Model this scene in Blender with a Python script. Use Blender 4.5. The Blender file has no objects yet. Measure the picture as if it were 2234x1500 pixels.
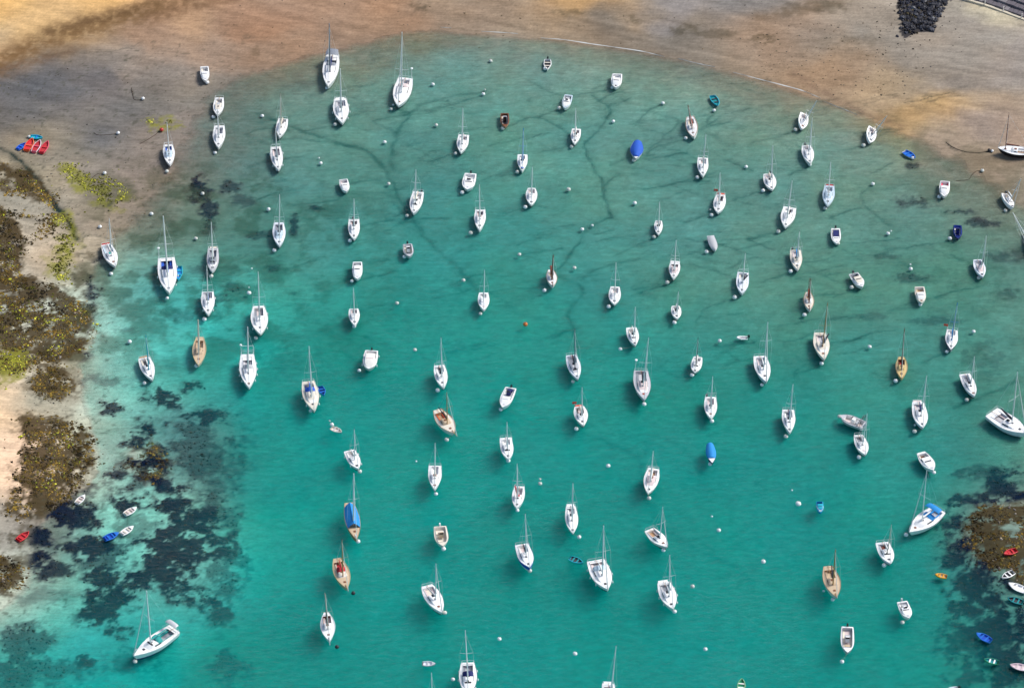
import bpy, math, random
import numpy as np
from mathutils import Vector, Matrix

# ------------------------------------------------------------------ camera, sky, sun, exposure
S = bpy.context.scene
C = S.collection
PI = math.pi
W0, H0 = 2234.0, 1500.0            # size of the photograph; positions below are measured on it
FPX = 8500.0                       # focal length in photograph pixels
DEP = math.radians(40.0)           # how far the camera looks down
DIST = 720.0                       # camera to the middle of the bay
CAM = np.array([0.0, -DIST * math.cos(DEP), DIST * math.sin(DEP)])
FWD = np.array([0.0, math.cos(DEP), -math.sin(DEP)])
UP = np.array([0.0, math.sin(DEP), math.cos(DEP)])

cd = bpy.data.cameras.new('camera')
cd.sensor_fit = 'HORIZONTAL'; cd.sensor_width = 36.0
cd.lens = 36.0 * FPX / W0
cd.clip_start = 10.0; cd.clip_end = 20000.0
cam = bpy.data.objects.new('camera', cd); C.objects.link(cam)
cam.location = CAM; cam.rotation_euler = (PI / 2 - DEP, 0, 0)
S.camera = cam

SUN_AZ = math.radians(70.0)        # from +Y (away from the camera) towards +X (right)
SUN_EL = math.radians(48.0)
world = bpy.data.worlds.new('World'); S.world = world
world.use_nodes = True
wn = world.node_tree
sky = wn.nodes.new('ShaderNodeTexSky'); sky.sky_type = 'NISHITA'
sky.sun_disc = False; sky.sun_elevation = SUN_EL; sky.sun_rotation = SUN_AZ
sky.air_density = 1.0; sky.dust_density = 1.5; sky.ozone_density = 1.0
bg = wn.nodes['Background']; bg.inputs['Strength'].default_value = 0.095
wn.links.new(sky.outputs['Color'], bg.inputs['Color'])

sd = bpy.data.lights.new('sun', 'SUN')
sd.energy = 2.8; sd.angle = math.radians(22.0); sd.color = (1.0, 0.955, 0.89)
sun = bpy.data.objects.new('sun', sd); C.objects.link(sun)
sdir = Vector((math.sin(SUN_AZ) * math.cos(SUN_EL), math.cos(SUN_AZ) * math.cos(SUN_EL), math.sin(SUN_EL)))
sun.rotation_euler = sdir.to_track_quat('Z', 'Y').to_euler()
sun.location = (200, 200, 300)

S.view_settings.view_transform = 'Standard'
S.view_settings.look = 'None'
S.view_settings.exposure = 0.5
S.view_settings.gamma = 1.0
S.view_settings.use_curve_mapping = False
S.render.engine = 'CYCLES'
S.cycles.use_denoising = True
S.cycles.max_bounces = 6; S.cycles.volume_bounces = 2; S.cycles.diffuse_bounces = 2; S.cycles.glossy_bounces = 2
S.cycles.use_adaptive_sampling = True; S.cycles.adaptive_threshold = .02
S.cycles.transparent_max_bounces = 12
S.cycles.caustics_reflective = False
S.cycles.caustics_refractive = False

rnd = random.Random(11)
rng = np.random.default_rng(5)

# ------------------------------------------------------------------ picture <-> place
def ray(u, v):
    x = (np.asarray(u, float) - W0 / 2) / FPX
    y = -(np.asarray(v, float) - H0 / 2) / FPX
    d = x[..., None] * np.array([1.0, 0, 0]) + y[..., None] * UP + FWD
    return d
def at(u, v, z=0.0):
    """the point at height z seen at photograph pixel (u, v)"""
    d = ray(u, v)
    k = (z - CAM[2]) / d[..., 2]
    return CAM[:2] + d[..., :2] * k[..., None]
def proj(p):
    q = np.asarray(p, float) - CAM
    dz = q @ FWD
    return np.array([W0 / 2 + FPX * q[0] / dz, H0 / 2 - FPX * (q @ UP) / dz])
def scale_at(x, y, z=0.0):
    return FPX / ((np.array([x, y, z]) - CAM) @ FWD)

# ------------------------------------------------------------------ noise on arrays
def vnoise(x, y, seed):
    r = np.random.default_rng(seed)
    T = r.random((256, 256))
    xi = np.floor(x).astype(int); yi = np.floor(y).astype(int)
    fx = x - xi; fy = y - yi
    fx = fx * fx * (3 - 2 * fx); fy = fy * fy * (3 - 2 * fy)
    a = T[xi & 255, yi & 255]; b = T[(xi + 1) & 255, yi & 255]
    c = T[xi & 255, (yi + 1) & 255]; d = T[(xi + 1) & 255, (yi + 1) & 255]
    return (a * (1 - fx) + b * fx) * (1 - fy) + (c * (1 - fx) + d * fx) * fy
def fbm(x, y, scale, seed, octv=4, gain=0.5):
    s = 0.0; a = 1.0; t = 0.0; f = 1.0 / scale
    for o in range(octv):
        s = s + a * vnoise(x * f + 17.3 * o + 1000, y * f - 9.1 * o + 1000, seed + o); t += a
        a *= gain; f *= 2.03
    return s / t
def sstep(a, b, x):
    t = np.clip((x - a) / (b - a), 0, 1)
    return t * t * (3 - 2 * t)

# ------------------------------------------------------------------ the lie of the land (metres above water level)
HP = [(0,0,3.2),(300,0,2.4),(600,0,1.7),(900,0,1.1),(1300,0,1.2),(1700,0,1.6),(2100,0,2.2),(2234,60,2.4),(2234,200,1.3),
 (0,150,1.0),(300,70,1.1),(600,80,.5),(800,50,.45),(0,250,.4),(200,200,.3),(300,280,.16),(100,420,.45),(1500,60,.7),(1800,120,.7),(2000,180,.8),(2234,330,.35),(2120,300,.25),
 (560,150,0),(640,130,0),(700,110,0),(820,85,0),(900,62,0),(1000,70,0),(1150,80,0),(1290,96,0),(1400,112,0),(1500,132,0),(1650,170,0),(1790,215,0),(1850,235,0),(1950,275,0),(2030,312,0),(2100,350,0),(2180,405,0),(2234,440,0),
 (460,190,.02),(440,240,0),(400,300,0),(380,370,0),(330,410,0),(300,460,0),(240,520,0),(195,590,0),(195,660,0),(195,740,0),(160,810,0),(185,880,0),(210,960,0),(205,1020,0),(165,1070,0),(110,1110,0),(70,1150,0),(70,1210,0),(50,1290,0),(0,1330,0),
 (100,560,.7),(60,650,.8),(100,720,.5),(0,700,1.0),(30,950,.9),(0,1060,1.0),(110,1000,.5),(0,1180,.4),(0,850,1.1),(90,850,.5),
 (500,250,-.35),(600,320,-.65),(700,250,-.65),(900,150,-.5),(1200,200,-.62),(1500,250,-.65),(1800,340,-.6),(2000,430,-.5),(2150,550,-.75),(2200,700,-.85),
 (800,400,-.95),(1100,400,-1.0),(1400,400,-.8),(1700,500,-.75),(1900,600,-.95),(2100,800,-1.1),(2220,900,-1.0),
 (450,420,-.4),(400,520,-.45),(500,500,-.75),(600,500,-1.0),(700,600,-1.3),(900,600,-1.7),(1100,650,-1.9),(1400,650,-1.3),(1700,750,-1.2),(1900,850,-1.4),(2150,1000,-1.1),
 (300,640,-.9),(300,740,-1.0),(400,740,-1.4),(500,760,-2.0),(600,800,-2.6),(800,850,-3.2),(1100,850,-3.2),(1400,900,-2.7),(1700,950,-2.2),(1900,1050,-2.1),(2050,1050,-1.7),
 (260,850,-.65),(250,950,-.5),(330,1000,-.65),(430,950,-.85),(505,950,-1.2),(560,960,-3.0),(505,1100,-1.2),(565,1120,-3.2),
 (620,1100,-3.8),(900,1200,-4.6),(1300,1200,-4.8),(1700,1200,-4.2),(1930,1250,-3.4),(2040,1250,-1.2),
 (230,1130,-.7),(400,1150,-.9),(495,1250,-1.3),(565,1280,-3.4),(200,1250,-.95),(100,1330,-.8),(0,1420,-1.3),(300,1350,-1.6),(500,1350,-2.3),(150,1450,-2.2),(0,1500,-2.2),(330,1470,-3.2),(700,1400,-5.0),(1300,1450,-5.6),(1900,1450,-4.8),(2050,1450,-2.6),
 (2130,1140,.3),(2200,1140,.7),(2150,1210,.15),(2080,1150,-1.1),(2080,1250,-1.4),(2210,1240,.25),(2225,1320,-.5),(2150,1400,-1.5),(2100,1460,-2.2),(2225,1450,-1.0),(2200,1050,-.9)]
hp = np.array(HP, float)
hp_xy = np.array([at(u, v, z) for u, v, z in HP])
def _tps(d2):
    return np.where(d2 > 0, 0.5 * d2 * np.log(d2 + 1e-12), 0.0)
_n = len(hp)
_d2 = ((hp_xy[:, None] - hp_xy[None]) ** 2).sum(-1) / 1e4
_K = np.zeros((_n + 3, _n + 3))
_K[:_n, :_n] = _tps(_d2) + np.eye(_n) * 2e-3
_K[:_n, _n] = 1; _K[:_n, _n + 1:] = hp_xy / 100
_K[_n:, :_n] = _K[:_n, _n:].T
_w = np.linalg.solve(_K, np.concatenate([hp[:, 2], [0, 0, 0]]))
def height0(x, y):
    x = np.asarray(x, float).ravel(); y = np.asarray(y, float).ravel()
    xc = np.clip(x, -108, 108); yc = np.clip(y, -108, 132)
    out = _w[_n] + _w[_n + 1] * xc / 100 + _w[_n + 2] * yc / 100
    for i in range(_n):
        out = out + _w[i] * _tps(((xc - hp_xy[i, 0]) ** 2 + (yc - hp_xy[i, 1]) ** 2) / 1e4)
    out = np.clip(out, -7.0, 4.0)
    d = np.clip(-out, 0, 9)
    return np.where(out < 0, -.66 * d * d / (d + 1.0) - .10 * sstep(0, .14, d), out)        # thin water over the flats, a shelf further out
def ground_at(u, v):
    """ground point (on the seabed where there is water) seen at a pixel"""
    u = np.asarray(u, float); v = np.asarray(v, float)
    z = np.zeros(u.shape)
    for _ in range(4):
        p = at(u, v, z)
        z = height0(p[..., 0], p[..., 1]).reshape(u.shape)
    return p

# ------------------------------------------------------------------ rock and weed areas (outlines on the ground)
def in_poly(x, y, P):
    c = np.zeros(x.shape, bool); j = len(P) - 1
    for i in range(len(P)):
        xi, yi = P[i]; xj, yj = P[j]
        c ^= ((yi > y) != (yj > y)) & (x < (xj - xi) * (y - yi) / (yj - yi + 1e-12) + xi)
        j = i
    return c
POLY = {
 'brown_a': [(-60,440),(25,462),(50,520),(45,590),(20,612),(-60,625)],
 'brown_b': [(-60,620),(60,600),(130,635),(172,655),(198,700),(182,752),(150,782),(70,792),(40,808),(-60,810)],
 'brown_c': [(78,800),(130,798),(166,848),(132,872),(74,856)],
 'brown_d': [(50,912),(120,912),(182,938),(207,1000),(182,1032),(152,1082),(92,1124),(36,1128),(14,1100),(44,1020),(56,960)],
 'brown_e': [(286,980),(340,972),(368,1010),(352,1062),(310,1050),(272,1020)],
 'brown_f': [(-60,1180),(40,1230),(45,1270),(20,1290),(-60,1290)],
 'brown_g': [(2100,1150),(2130,1113),(2180,1100),(2300,1105),(2300,1300),(2228,1262),(2195,1232),(2150,1240),(2108,1200)],
 'brown_h': [(-40,350),(60,372),(110,420),(95,440),(50,420),(-40,410)],
 'brown_i': [(88,440),(142,468),(162,522),(110,528),(100,490)],
 'brown_j': [(-30,356),(60,366),(120,420),(150,500),(60,530),(30,470),(-30,440)],
 'lime_a': [(128,352),(170,368),(205,388),(262,408),(284,438),(244,456),(206,440),(196,420),(150,404)],
 'lime_b': [(120,470),(150,455),(162,505),(155,560),(140,622),(112,608),(125,560)],
 'lime_c': [(-40,760),(60,770),(40,830),(-40,850)],
 'lime_d': [(305,262),(375,250),(390,270),(330,285)],
}
PG = {k: [tuple(q) for q in ground_at([p[0] for p in v], [p[1] for p in v])] for k, v in POLY.items()}
# weed beds under water: x, y, half width, half height (photograph pixels), darkness
BEDS = [(350,865,42,22,1),(455,905,45,18,1),(415,842,26,15,.9),(245,888,28,16,.7),(322,932,38,16,.8),(296,968,30,16,.8),(330,1005,46,30,.9),(360,1062,36,24,.9),
 (275,1040,38,12,.7),(285,1092,34,20,.9),(385,1100,36,20,1),(430,1135,54,28,1),(470,1182,42,30,1),(372,1200,72,40,1),(340,1242,60,36,1),(405,1282,52,24,.9),(455,1315,40,18,.8),
 (230,1262,36,20,.9),(252,1302,50,28,1),(228,1342,40,24,1),(188,1192,46,24,.9),(165,1135,44,28,.9),(190,1442,26,11,.8),(505,1455,36,32,.6),(482,1335,30,18,.7),(262,1372,34,14,.8),
 (92,1172,62,24,.8),(50,1400,50,30,.55),(110,1465,80,26,.5),(30,1470,50,26,.55),(270,1440,60,20,.4),(440,1000,80,90,.5),(460,1120,60,80,.5),(300,1160,60,50,.4),(480,1260,50,80,.5),(300,1060,60,40,.5),(240,1210,60,30,.6),(55,1222,50,26,.8),(112,1242,40,18,.7),(230,830,50,14,.35),(430,1000,60,60,.35),(470,1060,45,40,.35),(500,1000,30,60,.25),(155,1060,50,30,.5),(100,1110,70,20,.8),(80,1300,60,16,.3),
 (175,610,22,18,.8),(200,640,20,16,.7),(185,690,18,28,.8),(165,735,22,30,.8),(140,770,40,14,.8),(200,560,26,12,.6),
 (440,415,24,26,.75),(455,465,16,32,.7),(500,408,22,12,.55),(525,440,26,12,.45),(690,455,24,9,.7),(642,490,10,18,.7),(558,512,20,8,.5),(598,585,16,7,.65),(475,652,34,12,.5),(505,630,24,10,.5),(420,690,50,14,.35),(640,640,14,6,.4),(470,585,40,14,.35),(330,600,14,6,.4),(280,720,20,6,.4),
 (2000,440,38,12,.5),(2090,462,30,7,.5),(2150,486,36,9,.6),(1990,606,32,9,.5),(1985,362,22,8,.6),(2190,560,34,12,.4),(1935,560,22,6,.35),(1900,690,26,7,.3),(2040,700,40,8,.35),(2150,780,40,30,.25),(2200,640,20,10,.4),
 (2090,1182,42,48,.85),(2205,1058,44,32,.8),(2120,1092,54,13,.8),(2080,1215,30,24,.8),(2135,1290,54,56,.75),(2172,1372,62,48,.85),(2120,1335,42,30,.75),(2200,1445,46,48,.85),(2105,1405,52,38,.65),(2228,1370,30,40,.8),(2100,1480,50,20,.6),(2150,1030,60,12,.5),
 (920,12,20,13,.5),(1240,27,40,7,.45),(1382,45,14,9,.5),(1490,66,26,9,.5),(1562,72,42,8,.4),(1662,86,22,10,.6),(1790,15,60,12,.4),(1730,25,30,10,.35),(1860,90,60,14,.25),(560,110,12,14,.4),(545,80,14,5,.5)]
# dark drag marks of the mooring chains on the sandy bottom
TRACKS = [([(560,248),(640,278),(740,312),(800,330),(832,360),(858,405),(885,455),(935,525),(1000,585),(1050,645)],.75,.7),
 ([(640,302),(760,318),(800,330)],.5,.5),([(868,285),(852,340),(862,372)],.8,.7),([(870,282),(905,240),(960,215),(1060,200)],.5,.6),
 ([(1062,200),(1000,225),(930,240),(872,248)],.45,.5),([(850,230),(900,250),(950,240)],.4,.4),
 ([(1155,175),(1190,196),(1222,206),(1272,206),(1322,195)],.35,.6),([(1170,256),(1215,241)],.35,.7),([(1100,280),(1168,256),(1230,285),(1245,300)],.35,.65),
 ([(1295,210),(1330,240),(1290,300),(1274,312),(1282,342),(1312,392),(1322,442),(1332,475)],.5,.75),([(1332,475),(1282,500),(1256,540),(1232,572),(1212,592)],.5,.8),
 ([(1215,606),(1262,620),(1270,642),(1252,662),(1240,684),(1250,722),(1262,765)],.55,.85),([(1330,180),(1290,196)],.35,.5),([(1446,226),(1415,240),(1390,266)],.35,.7),
 ([(1400,240),(1500,266)],.3,.45),([(1500,302),(1440,318),(1412,334),(1480,268)],.35,.65),([(1440,318),(1530,346)],.3,.55),([(1560,242),(1546,270),(1622,282)],.3,.6),
 ([(1580,348),(1642,372)],.35,.65),([(1320,402),(1352,378)],.4,.6),([(1525,386),(1460,402),(1400,414)],.35,.65),([(1460,402),(1542,432)],.3,.55),([(1555,466),(1490,486)],.35,.7),
 ([(1600,436),(1662,416)],.35,.7),([(1600,436),(1692,456)],.3,.6),([(1425,520),(1342,556)],.35,.6),([(1500,520),(1552,532)],.3,.6),([(1632,520),(1692,506)],.35,.65),
 ([(1632,520),(1702,552)],.3,.6),([(1452,620),(1396,640)],.4,.75),([(1270,612),(1302,586),(1412,560)],.45,.7),([(1510,576),(1592,602)],.3,.65),([(1602,650),(1542,672),(1520,696)],.4,.65),
 ([(1300,955),(1350,976),(1392,1002),(1412,1090),(1440,1142),(1520,1196),(1592,1232),(1640,1272)],1.0,.55),([(1735,287),(1690,300),(1640,310)],.35,.6),([(1690,300),(1745,320)],.3,.5),
 ([(1884,318),(1820,330)],.3,.6),([(1765,362),(1720,382)],.3,.6),([(2165,330),(2110,332),(2080,325),(2062,310)],.18,.8),([(2072,524),(2032,532),(2042,545),(2110,570)],.25,.6),([(1880,570),(1830,540),(1790,545)],.3,.5),
 ([(1900,402),(1880,430),(1910,470),(1940,490)],.4,.5),([(1990,590),(1930,540)],.4,.4),([(1725,594),(1660,615)],.35,.65),([(1855,630),(1800,600),(1760,590)],.3,.5),([(1696,508),(1640,520)],.35,.6),
 ([(1026,510),(980,500)],.3,.5),([(990,336),(940,352)],.35,.65),([(1129,376),(1090,386)],.35,.6),([(1246,320),(1180,330)],.35,.65),([(1146,453),(1100,466)],.3,.6),([(731,273),(660,285)],.35,.6),([(888,470),(850,440)],.4,.5),
 ([(2218,830),(2180,850),(2130,870),(2080,890)],.6,.55),([(2220,880),(2180,930)],.4,.4),([(2066,768),(2010,790)],.35,.6),([(1954,832),(1900,812)],.3,.5),([(1790,792),(1745,800),(1730,815)],.6,.5),
 ([(312,215),(300,217),(292,212),(290,200),(288,192)],.12,.6),([(150,480),(90,480)],.3,.3),([(238,520),(200,515),(165,520)],.25,.6),([(300,470),(305,500)],.3,.6),
 ([(0,325),(25,335),(50,355),(75,385),(100,415),(120,450),(150,485),(165,520)],.8,1.5),([(0,332),(22,342),(44,362),(66,390),(92,424)],.3,.5),
 ([(180,740),(120,775)],.4,.4),([(150,780),(300,745)],.3,.4),([(460,620),(520,600),(545,590)],.3,.4),([(0,142),(120,118),(240,112),(310,92)],.25,.5)]
_r = random.Random(4)
for _ in range(140):
    u = _r.uniform(620, 2150); v = _r.uniform(150, 820)
    l = _r.uniform(45, 110); dv = _r.uniform(8, 26)
    TRACKS.append(([(u, v), (u - l * .5, v + dv * .4 + _r.uniform(-4, 4)), (u - l, v + dv)], _r.uniform(.2, .4), _r.uniform(.3, .75)))
    if _r.random() < .6: TRACKS.append(([(u - l, v + dv), (u - l + _r.uniform(40, 100), v + dv + _r.uniform(15, 40))], _r.uniform(.2, .35), _r.uniform(.25, .5)))
COLS = [(0,0,.74,.45,.17),(220,-20,.74,.45,.18),(110,55,.70,.43,.19),(0,95,.62,.40,.21),(330,60,.44,.28,.18),(420,30,.50,.31,.18),(600,40,.38,.23,.145),(700,20,.39,.24,.15),(800,55,.43,.255,.15),(500,110,.36,.25,.175),(1000,20,.35,.255,.175),
 (1300,0,.58,.36,.17),(1320,50,.26,.215,.165),(1500,85,.26,.215,.165),(1500,8,.31,.27,.24),(1700,62,.37,.27,.19),(1650,18,.29,.26,.23),(1850,80,.34,.29,.23),(2050,112,.37,.32,.26),(2200,140,.31,.28,.25),(1950,205,.44,.33,.21),
 (2085,240,.62,.42,.21),(2000,275,.48,.33,.17),(2180,300,.37,.29,.23),(1800,150,.40,.28,.18),(2150,14,.60,.52,.36),(2100,60,.34,.30,.25),(2225,95,.32,.285,.25),(2040,20,.34,.30,.24),(1920,30,.34,.29,.23),(2160,60,.34,.30,.25),(1980,130,.35,.30,.24),(2110,170,.33,.29,.245),(2120,340,.38,.30,.22),(2220,420,.33,.29,.22),
 (100,200,.135,.128,.125),(0,200,.16,.15,.145),(200,175,.17,.155,.148),(40,265,.155,.148,.142),(180,300,.165,.156,.148),(330,240,.22,.205,.18),(380,290,.27,.235,.20),(240,400,.29,.25,.21),(300,440,.29,.26,.21),(250,250,.185,.175,.162),(350,180,.27,.235,.20),(450,225,.26,.24,.205),(300,350,.28,.24,.205),(100,310,.28,.25,.19),(50,400,.42,.35,.24),(200,480,.36,.31,.24),(100,560,.52,.43,.31),(260,130,.33,.26,.2),
 (25,900,.88,.65,.42),(15,1010,.90,.66,.46),(150,880,.42,.39,.29),(230,960,.58,.62,.48),(280,880,.66,.76,.60),(300,700,.62,.82,.70),(330,650,.44,.56,.48),(400,950,.30,.36,.31),(500,1000,.24,.30,.26),
 (700,250,.40,.38,.31),(950,180,.42,.41,.33),(450,480,.24,.26,.205),(1200,180,.42,.41,.34),(1500,250,.42,.41,.34),(1800,350,.40,.39,.32),(1200,320,.38,.39,.32),(1000,500,.30,.35,.29),(1500,500,.33,.36,.29),(1300,420,.34,.37,.30),(1200,1200,.14,.30,.25),(800,800,.16,.31,.255),(1700,900,.17,.32,.26),
 (2000,600,.34,.34,.25),(2150,800,.34,.35,.26),(2000,450,.38,.36,.28),(2050,1000,.28,.35,.28),(100,1350,.55,.64,.52),(300,1430,.38,.56,.50),(600,1450,.13,.30,.25),(1900,1300,.16,.33,.28),(280,1130,.72,.92,.74),(60,1150,.35,.31,.25)]

# ------------------------------------------------------------------ the ground: one sheet, beach and seabed
def axis(lo, hi, step):
    core = np.arange(lo, hi + 1e-6, step)
    out = []
    d = step
    p = hi
    while p < 6000:
        d *= 1.6; p += d; out.append(p)
    neg = [lo - (q - hi) for q in out]
    return np.concatenate([neg[::-1], core, out])
gx = axis(-106, 106, 0.36); gy = axis(-100, 128, 0.36)
X, Y = np.meshgrid(gx, gy); shp = X.shape
x = X.ravel(); y = Y.ravel()
hz = height0(x, y)
# colour of the ground
cxy = ground_at([c[0] for c in COLS], [c[1] for c in COLS])
wsum = np.zeros(x.size); col = np.zeros((x.size, 3))
xq = np.clip(x + (fbm(x, y, 14, 3) - .5) * 16, -110, 110); yq = np.clip(y + (fbm(x, y, 14, 9) - .5) * 16, -105, 130)
for (cx, cy), c in zip(cxy, COLS):
    w = 1.0 / ((((xq - cx)) ** 2 + (yq - cy) ** 2) + 6.0) ** 1.7
    wsum += w; col += w[:, None] * np.array(c[2:])
col /= wsum[:, None]
# grain: broad mottling, tide-drawn streaks, fine speckle
ang = math.radians(-20); xs = x * math.cos(ang) + y * math.sin(ang); ys = -x * math.sin(ang) + y * math.cos(ang)
land = sstep(-.05, .25, hz)
col *= (0.82 + 0.36 * fbm(x, y, 9, 21, 5))[:, None]
col *= (1 + land * .55 * (fbm(xs * .10, ys, 1.1, 31, 4) - .5) + .22 * (fbm(x, y, .9, 41, 2) - .5))[:, None]
col *= (.72 + .08 * land + .10 * sstep(1.0, 2.2, hz))[:, None] * (1 + .16 * (rng.random(x.size) - .5))[:, None]
warm = (fbm(x, y, 16, 51, 3) - .5) * .25
col *= np.stack([1 + warm, 1 + 0 * warm, 1 - warm], 1)
def paint(m, c):
    global col
    m = np.clip(m, 0, 1)[:, None]
    col = col * (1 - m) + np.array(c) * m
def seg_dist(P):
    d = np.full(x.size, 1e9)
    lo = P.min(0) - 4; hi = P.max(0) + 4
    idx = np.where((x > lo[0]) & (x < hi[0]) & (y > lo[1]) & (y < hi[1]))[0]
    if idx.size == 0: return idx, d
    px, py = x[idx], y[idx]; best = np.full(idx.size, 1e9)
    px = px + (fbm(px, py, 1.8, 61, 3) - .5) * 1.1; py = py + (fbm(px, py, 1.8, 71, 3) - .5) * 1.1
    for a, b in zip(P[:-1], P[1:]):
        ab = b - a; t = np.clip(((px - a[0]) * ab[0] + (py - a[1]) * ab[1]) / (ab @ ab + 1e-9), 0, 1)
        best = np.minimum(best, np.hypot(px - a[0] - t * ab[0], py - a[1] - t * ab[1]))
    return idx, best
def smooth_path(P, n=6):
    P = np.asarray(P, float); out = []
    Q = np.vstack([2 * P[0] - P[1], P, 2 * P[-1] - P[-2]])
    for i in range(1, len(Q) - 2):
        for k in range(n):
            t = k / n
            out.append(.5 * (2 * Q[i] + (Q[i + 1] - Q[i - 1]) * t + (2 * Q[i - 1] - 5 * Q[i] + 4 * Q[i + 1] - Q[i + 2]) * t * t + (3 * Q[i] - Q[i - 1] - 3 * Q[i + 1] + Q[i + 2]) * t ** 3))
    out.append(Q[-2])
    return np.array(out)
brk = fbm(x, y, 3.0, 81, 3)
for pts, wd, st in TRACKS:
    P = smooth_path(ground_at([p[0] for p in pts], [p[1] for p in pts]))
    idx, d = seg_dist(P)
    if idx.size == 0: continue
    m = np.zeros(x.size)
    m[idx] = st * (.66 * np.exp(-(d / (wd * .62)) ** 2) + .17 * np.exp(-(d / (wd * 2.4)) ** 2)) * (.25 + 1.1 * brk[idx])
    hz -= np.clip(m, 0, 1) * .12 * min(1, wd * 2)
    paint(m * 1.15, (.020, .034, .030))
# wrack and brown weed along the upper left beach
for pts, wd, st, c in [([(-20,150),(60,112),(130,82),(220,54),(320,24),(420,-6)], 4.2, .8, (.17,.10,.05)), ([(-20,140),(100,88),(220,48),(330,16)], 2.6, .9, (.19,.11,.05)), ([(330,40),(420,14),(500,0)], 2.0, .6, (.16,.09,.05)), ([(0,152),(80,132),(160,112)], 1.2, .6, (.13,.08,.05)), ([(90,70),(220,40),(330,14)], 1.5, .6, (.12,.07,.035)),
                       ([(1660,40),(1740,20),(1830,8)], 2.0, .45, (.14,.09,.05)), ([(1730,160),(1850,230),(1960,272)], 1.0, .45, (.16,.10,.07)), ([(1700,110),(1860,130),(1850,170)], 3.5, .3, (.17,.12,.08))]:
    P = smooth_path(ground_at([p[0] for p in pts], [p[1] for p in pts]))
    idx, d = seg_dist(P); m = np.zeros(x.size)
    m[idx] = st * np.exp(-(d / wd) ** 2) * (.40 + .60 * sstep(.28, .66, fbm(x[idx], y[idx], 1.1, 91, 4, .6)))
    paint(m, c)
# weed beds
fine = fbm(x, y, 2.2, 101, 5, .66); mid = fbm(x, y, 6.5, 111, 3)
feath = fbm(x, y, .95, 401, 4, .7)
bed = np.zeros(x.size); soft = np.zeros(x.size)
for bx, by, rx, ry, st in BEDS:
    g = ground_at(float(bx), float(by)).ravel(); s = scale_at(g[0], g[1])
    ax_, ay_ = rx / s, ry / s / math.sin(DEP)
    idx = np.where((abs(x - g[0]) < ax_ * 2.2) & (abs(y - g[1]) < ay_ * 2.2))[0]
    q = np.hypot((x[idx] - g[0]) / ax_, (y[idx] - g[1]) / ay_)
    m = st * sstep(.42, .56, fine[idx] * .5 + feath[idx] * .32 + mid[idx] * .22 - .035 + .15 * (1 - q)) * sstep(2.0, 1.1, q)
    soft[idx] = np.maximum(soft[idx], st * sstep(1.7, .2, q))
    bed[idx] = np.maximum(bed[idx], m)
polym = {}
for k, P in PG.items():
    jit = 1.6
    P_ = np.array(P); lo_, hi_ = P_.min(0) - 9, P_.max(0) + 9
    idx = np.where((x > lo_[0]) & (x < hi_[0]) & (y > lo_[1]) & (y < hi_[1]))[0]
    m = np.zeros(x.size); xi, yi = x[idx], y[idx]
    for a_, sd2 in ((5, 301), (8, 311), (12, 321), (4, 331)):
        m[idx] += .25 * in_poly(xi + (fbm(xi, yi, a_ * .35, sd2, 4, .6) - .5) * a_, yi + (fbm(xi, yi, a_ * .35, sd2 + 5, 4, .6) - .5) * a_, P)
    polym[k] = m; m = np.clip(m * 1.7, 0, 1)
    if k in ('brown_i', 'brown_j'): continue
    if k.startswith('brown'):
        paint(m * sstep(.26, .46, fine) * .93, (.055, .036, .014))
        hz += m * (.08 + .45 * np.clip(fbm(x, y, 3.2, 131, 4) - .35, 0, 1))
    else:
        paint(m * sstep(.36, .56, fine) * .8, (.22, .215, .03))
        hz += m * .25 * np.clip(fine - .3, 0, 1)
paint(soft * .6 * sstep(.35, .6, fbm(x, y, 4, 171, 4)) * (.35 + .9 * sstep(.38, .62, feath)), (.06, .072, .062))
paint(np.clip(bed * 1.3, 0, .985) * sstep(.12, -.05, hz), (.003, .010, .028))  # blue scattered by the water is put into the weed's colour
paint(bed * .85 * sstep(-.05, .12, hz), (.06, .045, .022))
OUT = [(1971,-25),(2066,-25),(2064,16),(2048,35),(2038,66),(2018,70),(1996,68),(1974,77),(1963,64),(1967,43),(1958,28)]
OG = ground_at([p[0] for p in OUT], [p[1] for p in OUT])
paint(in_poly(x + (fine - .5) * 5, y + (mid - .5) * 5, [tuple(g) for g in OG]) * .9, (.03, .03, .036))
hz += bed * .22 * fine * (hz < -.05)
# scattered dark specks (worm casts, small stones)
sp = fbm(x, y, .75, 141, 2)
left = sstep(620, 200, np.array((x - at(0., 700.)[0]) * 10)) if False else sstep(-40, -80, x)
paint(sstep(.72, .82, sp) * (.10 + .5 * left) * sstep(-1.2, -.4, hz) * sstep(1.3, .6, hz), (.07, .07, .05))
olive = sstep(-8, -45, x) * sstep(-20, 5, y) * sstep(62, 45, y) + .5 * sstep(60, 85, x) * sstep(-30, 0, y)
paint(olive * sstep(.45, .64, fbm(x, y, 5, 181, 5, .6)) * .6 * sstep(.5, .1, hz), (.050, .060, .030))
hz += (fbm(x, y, 2.5, 151, 3) - .5) * .10 * sstep(-3, 0, hz) + (fbm(x, y, .8, 161, 2) - .5) * .035 * land

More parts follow.
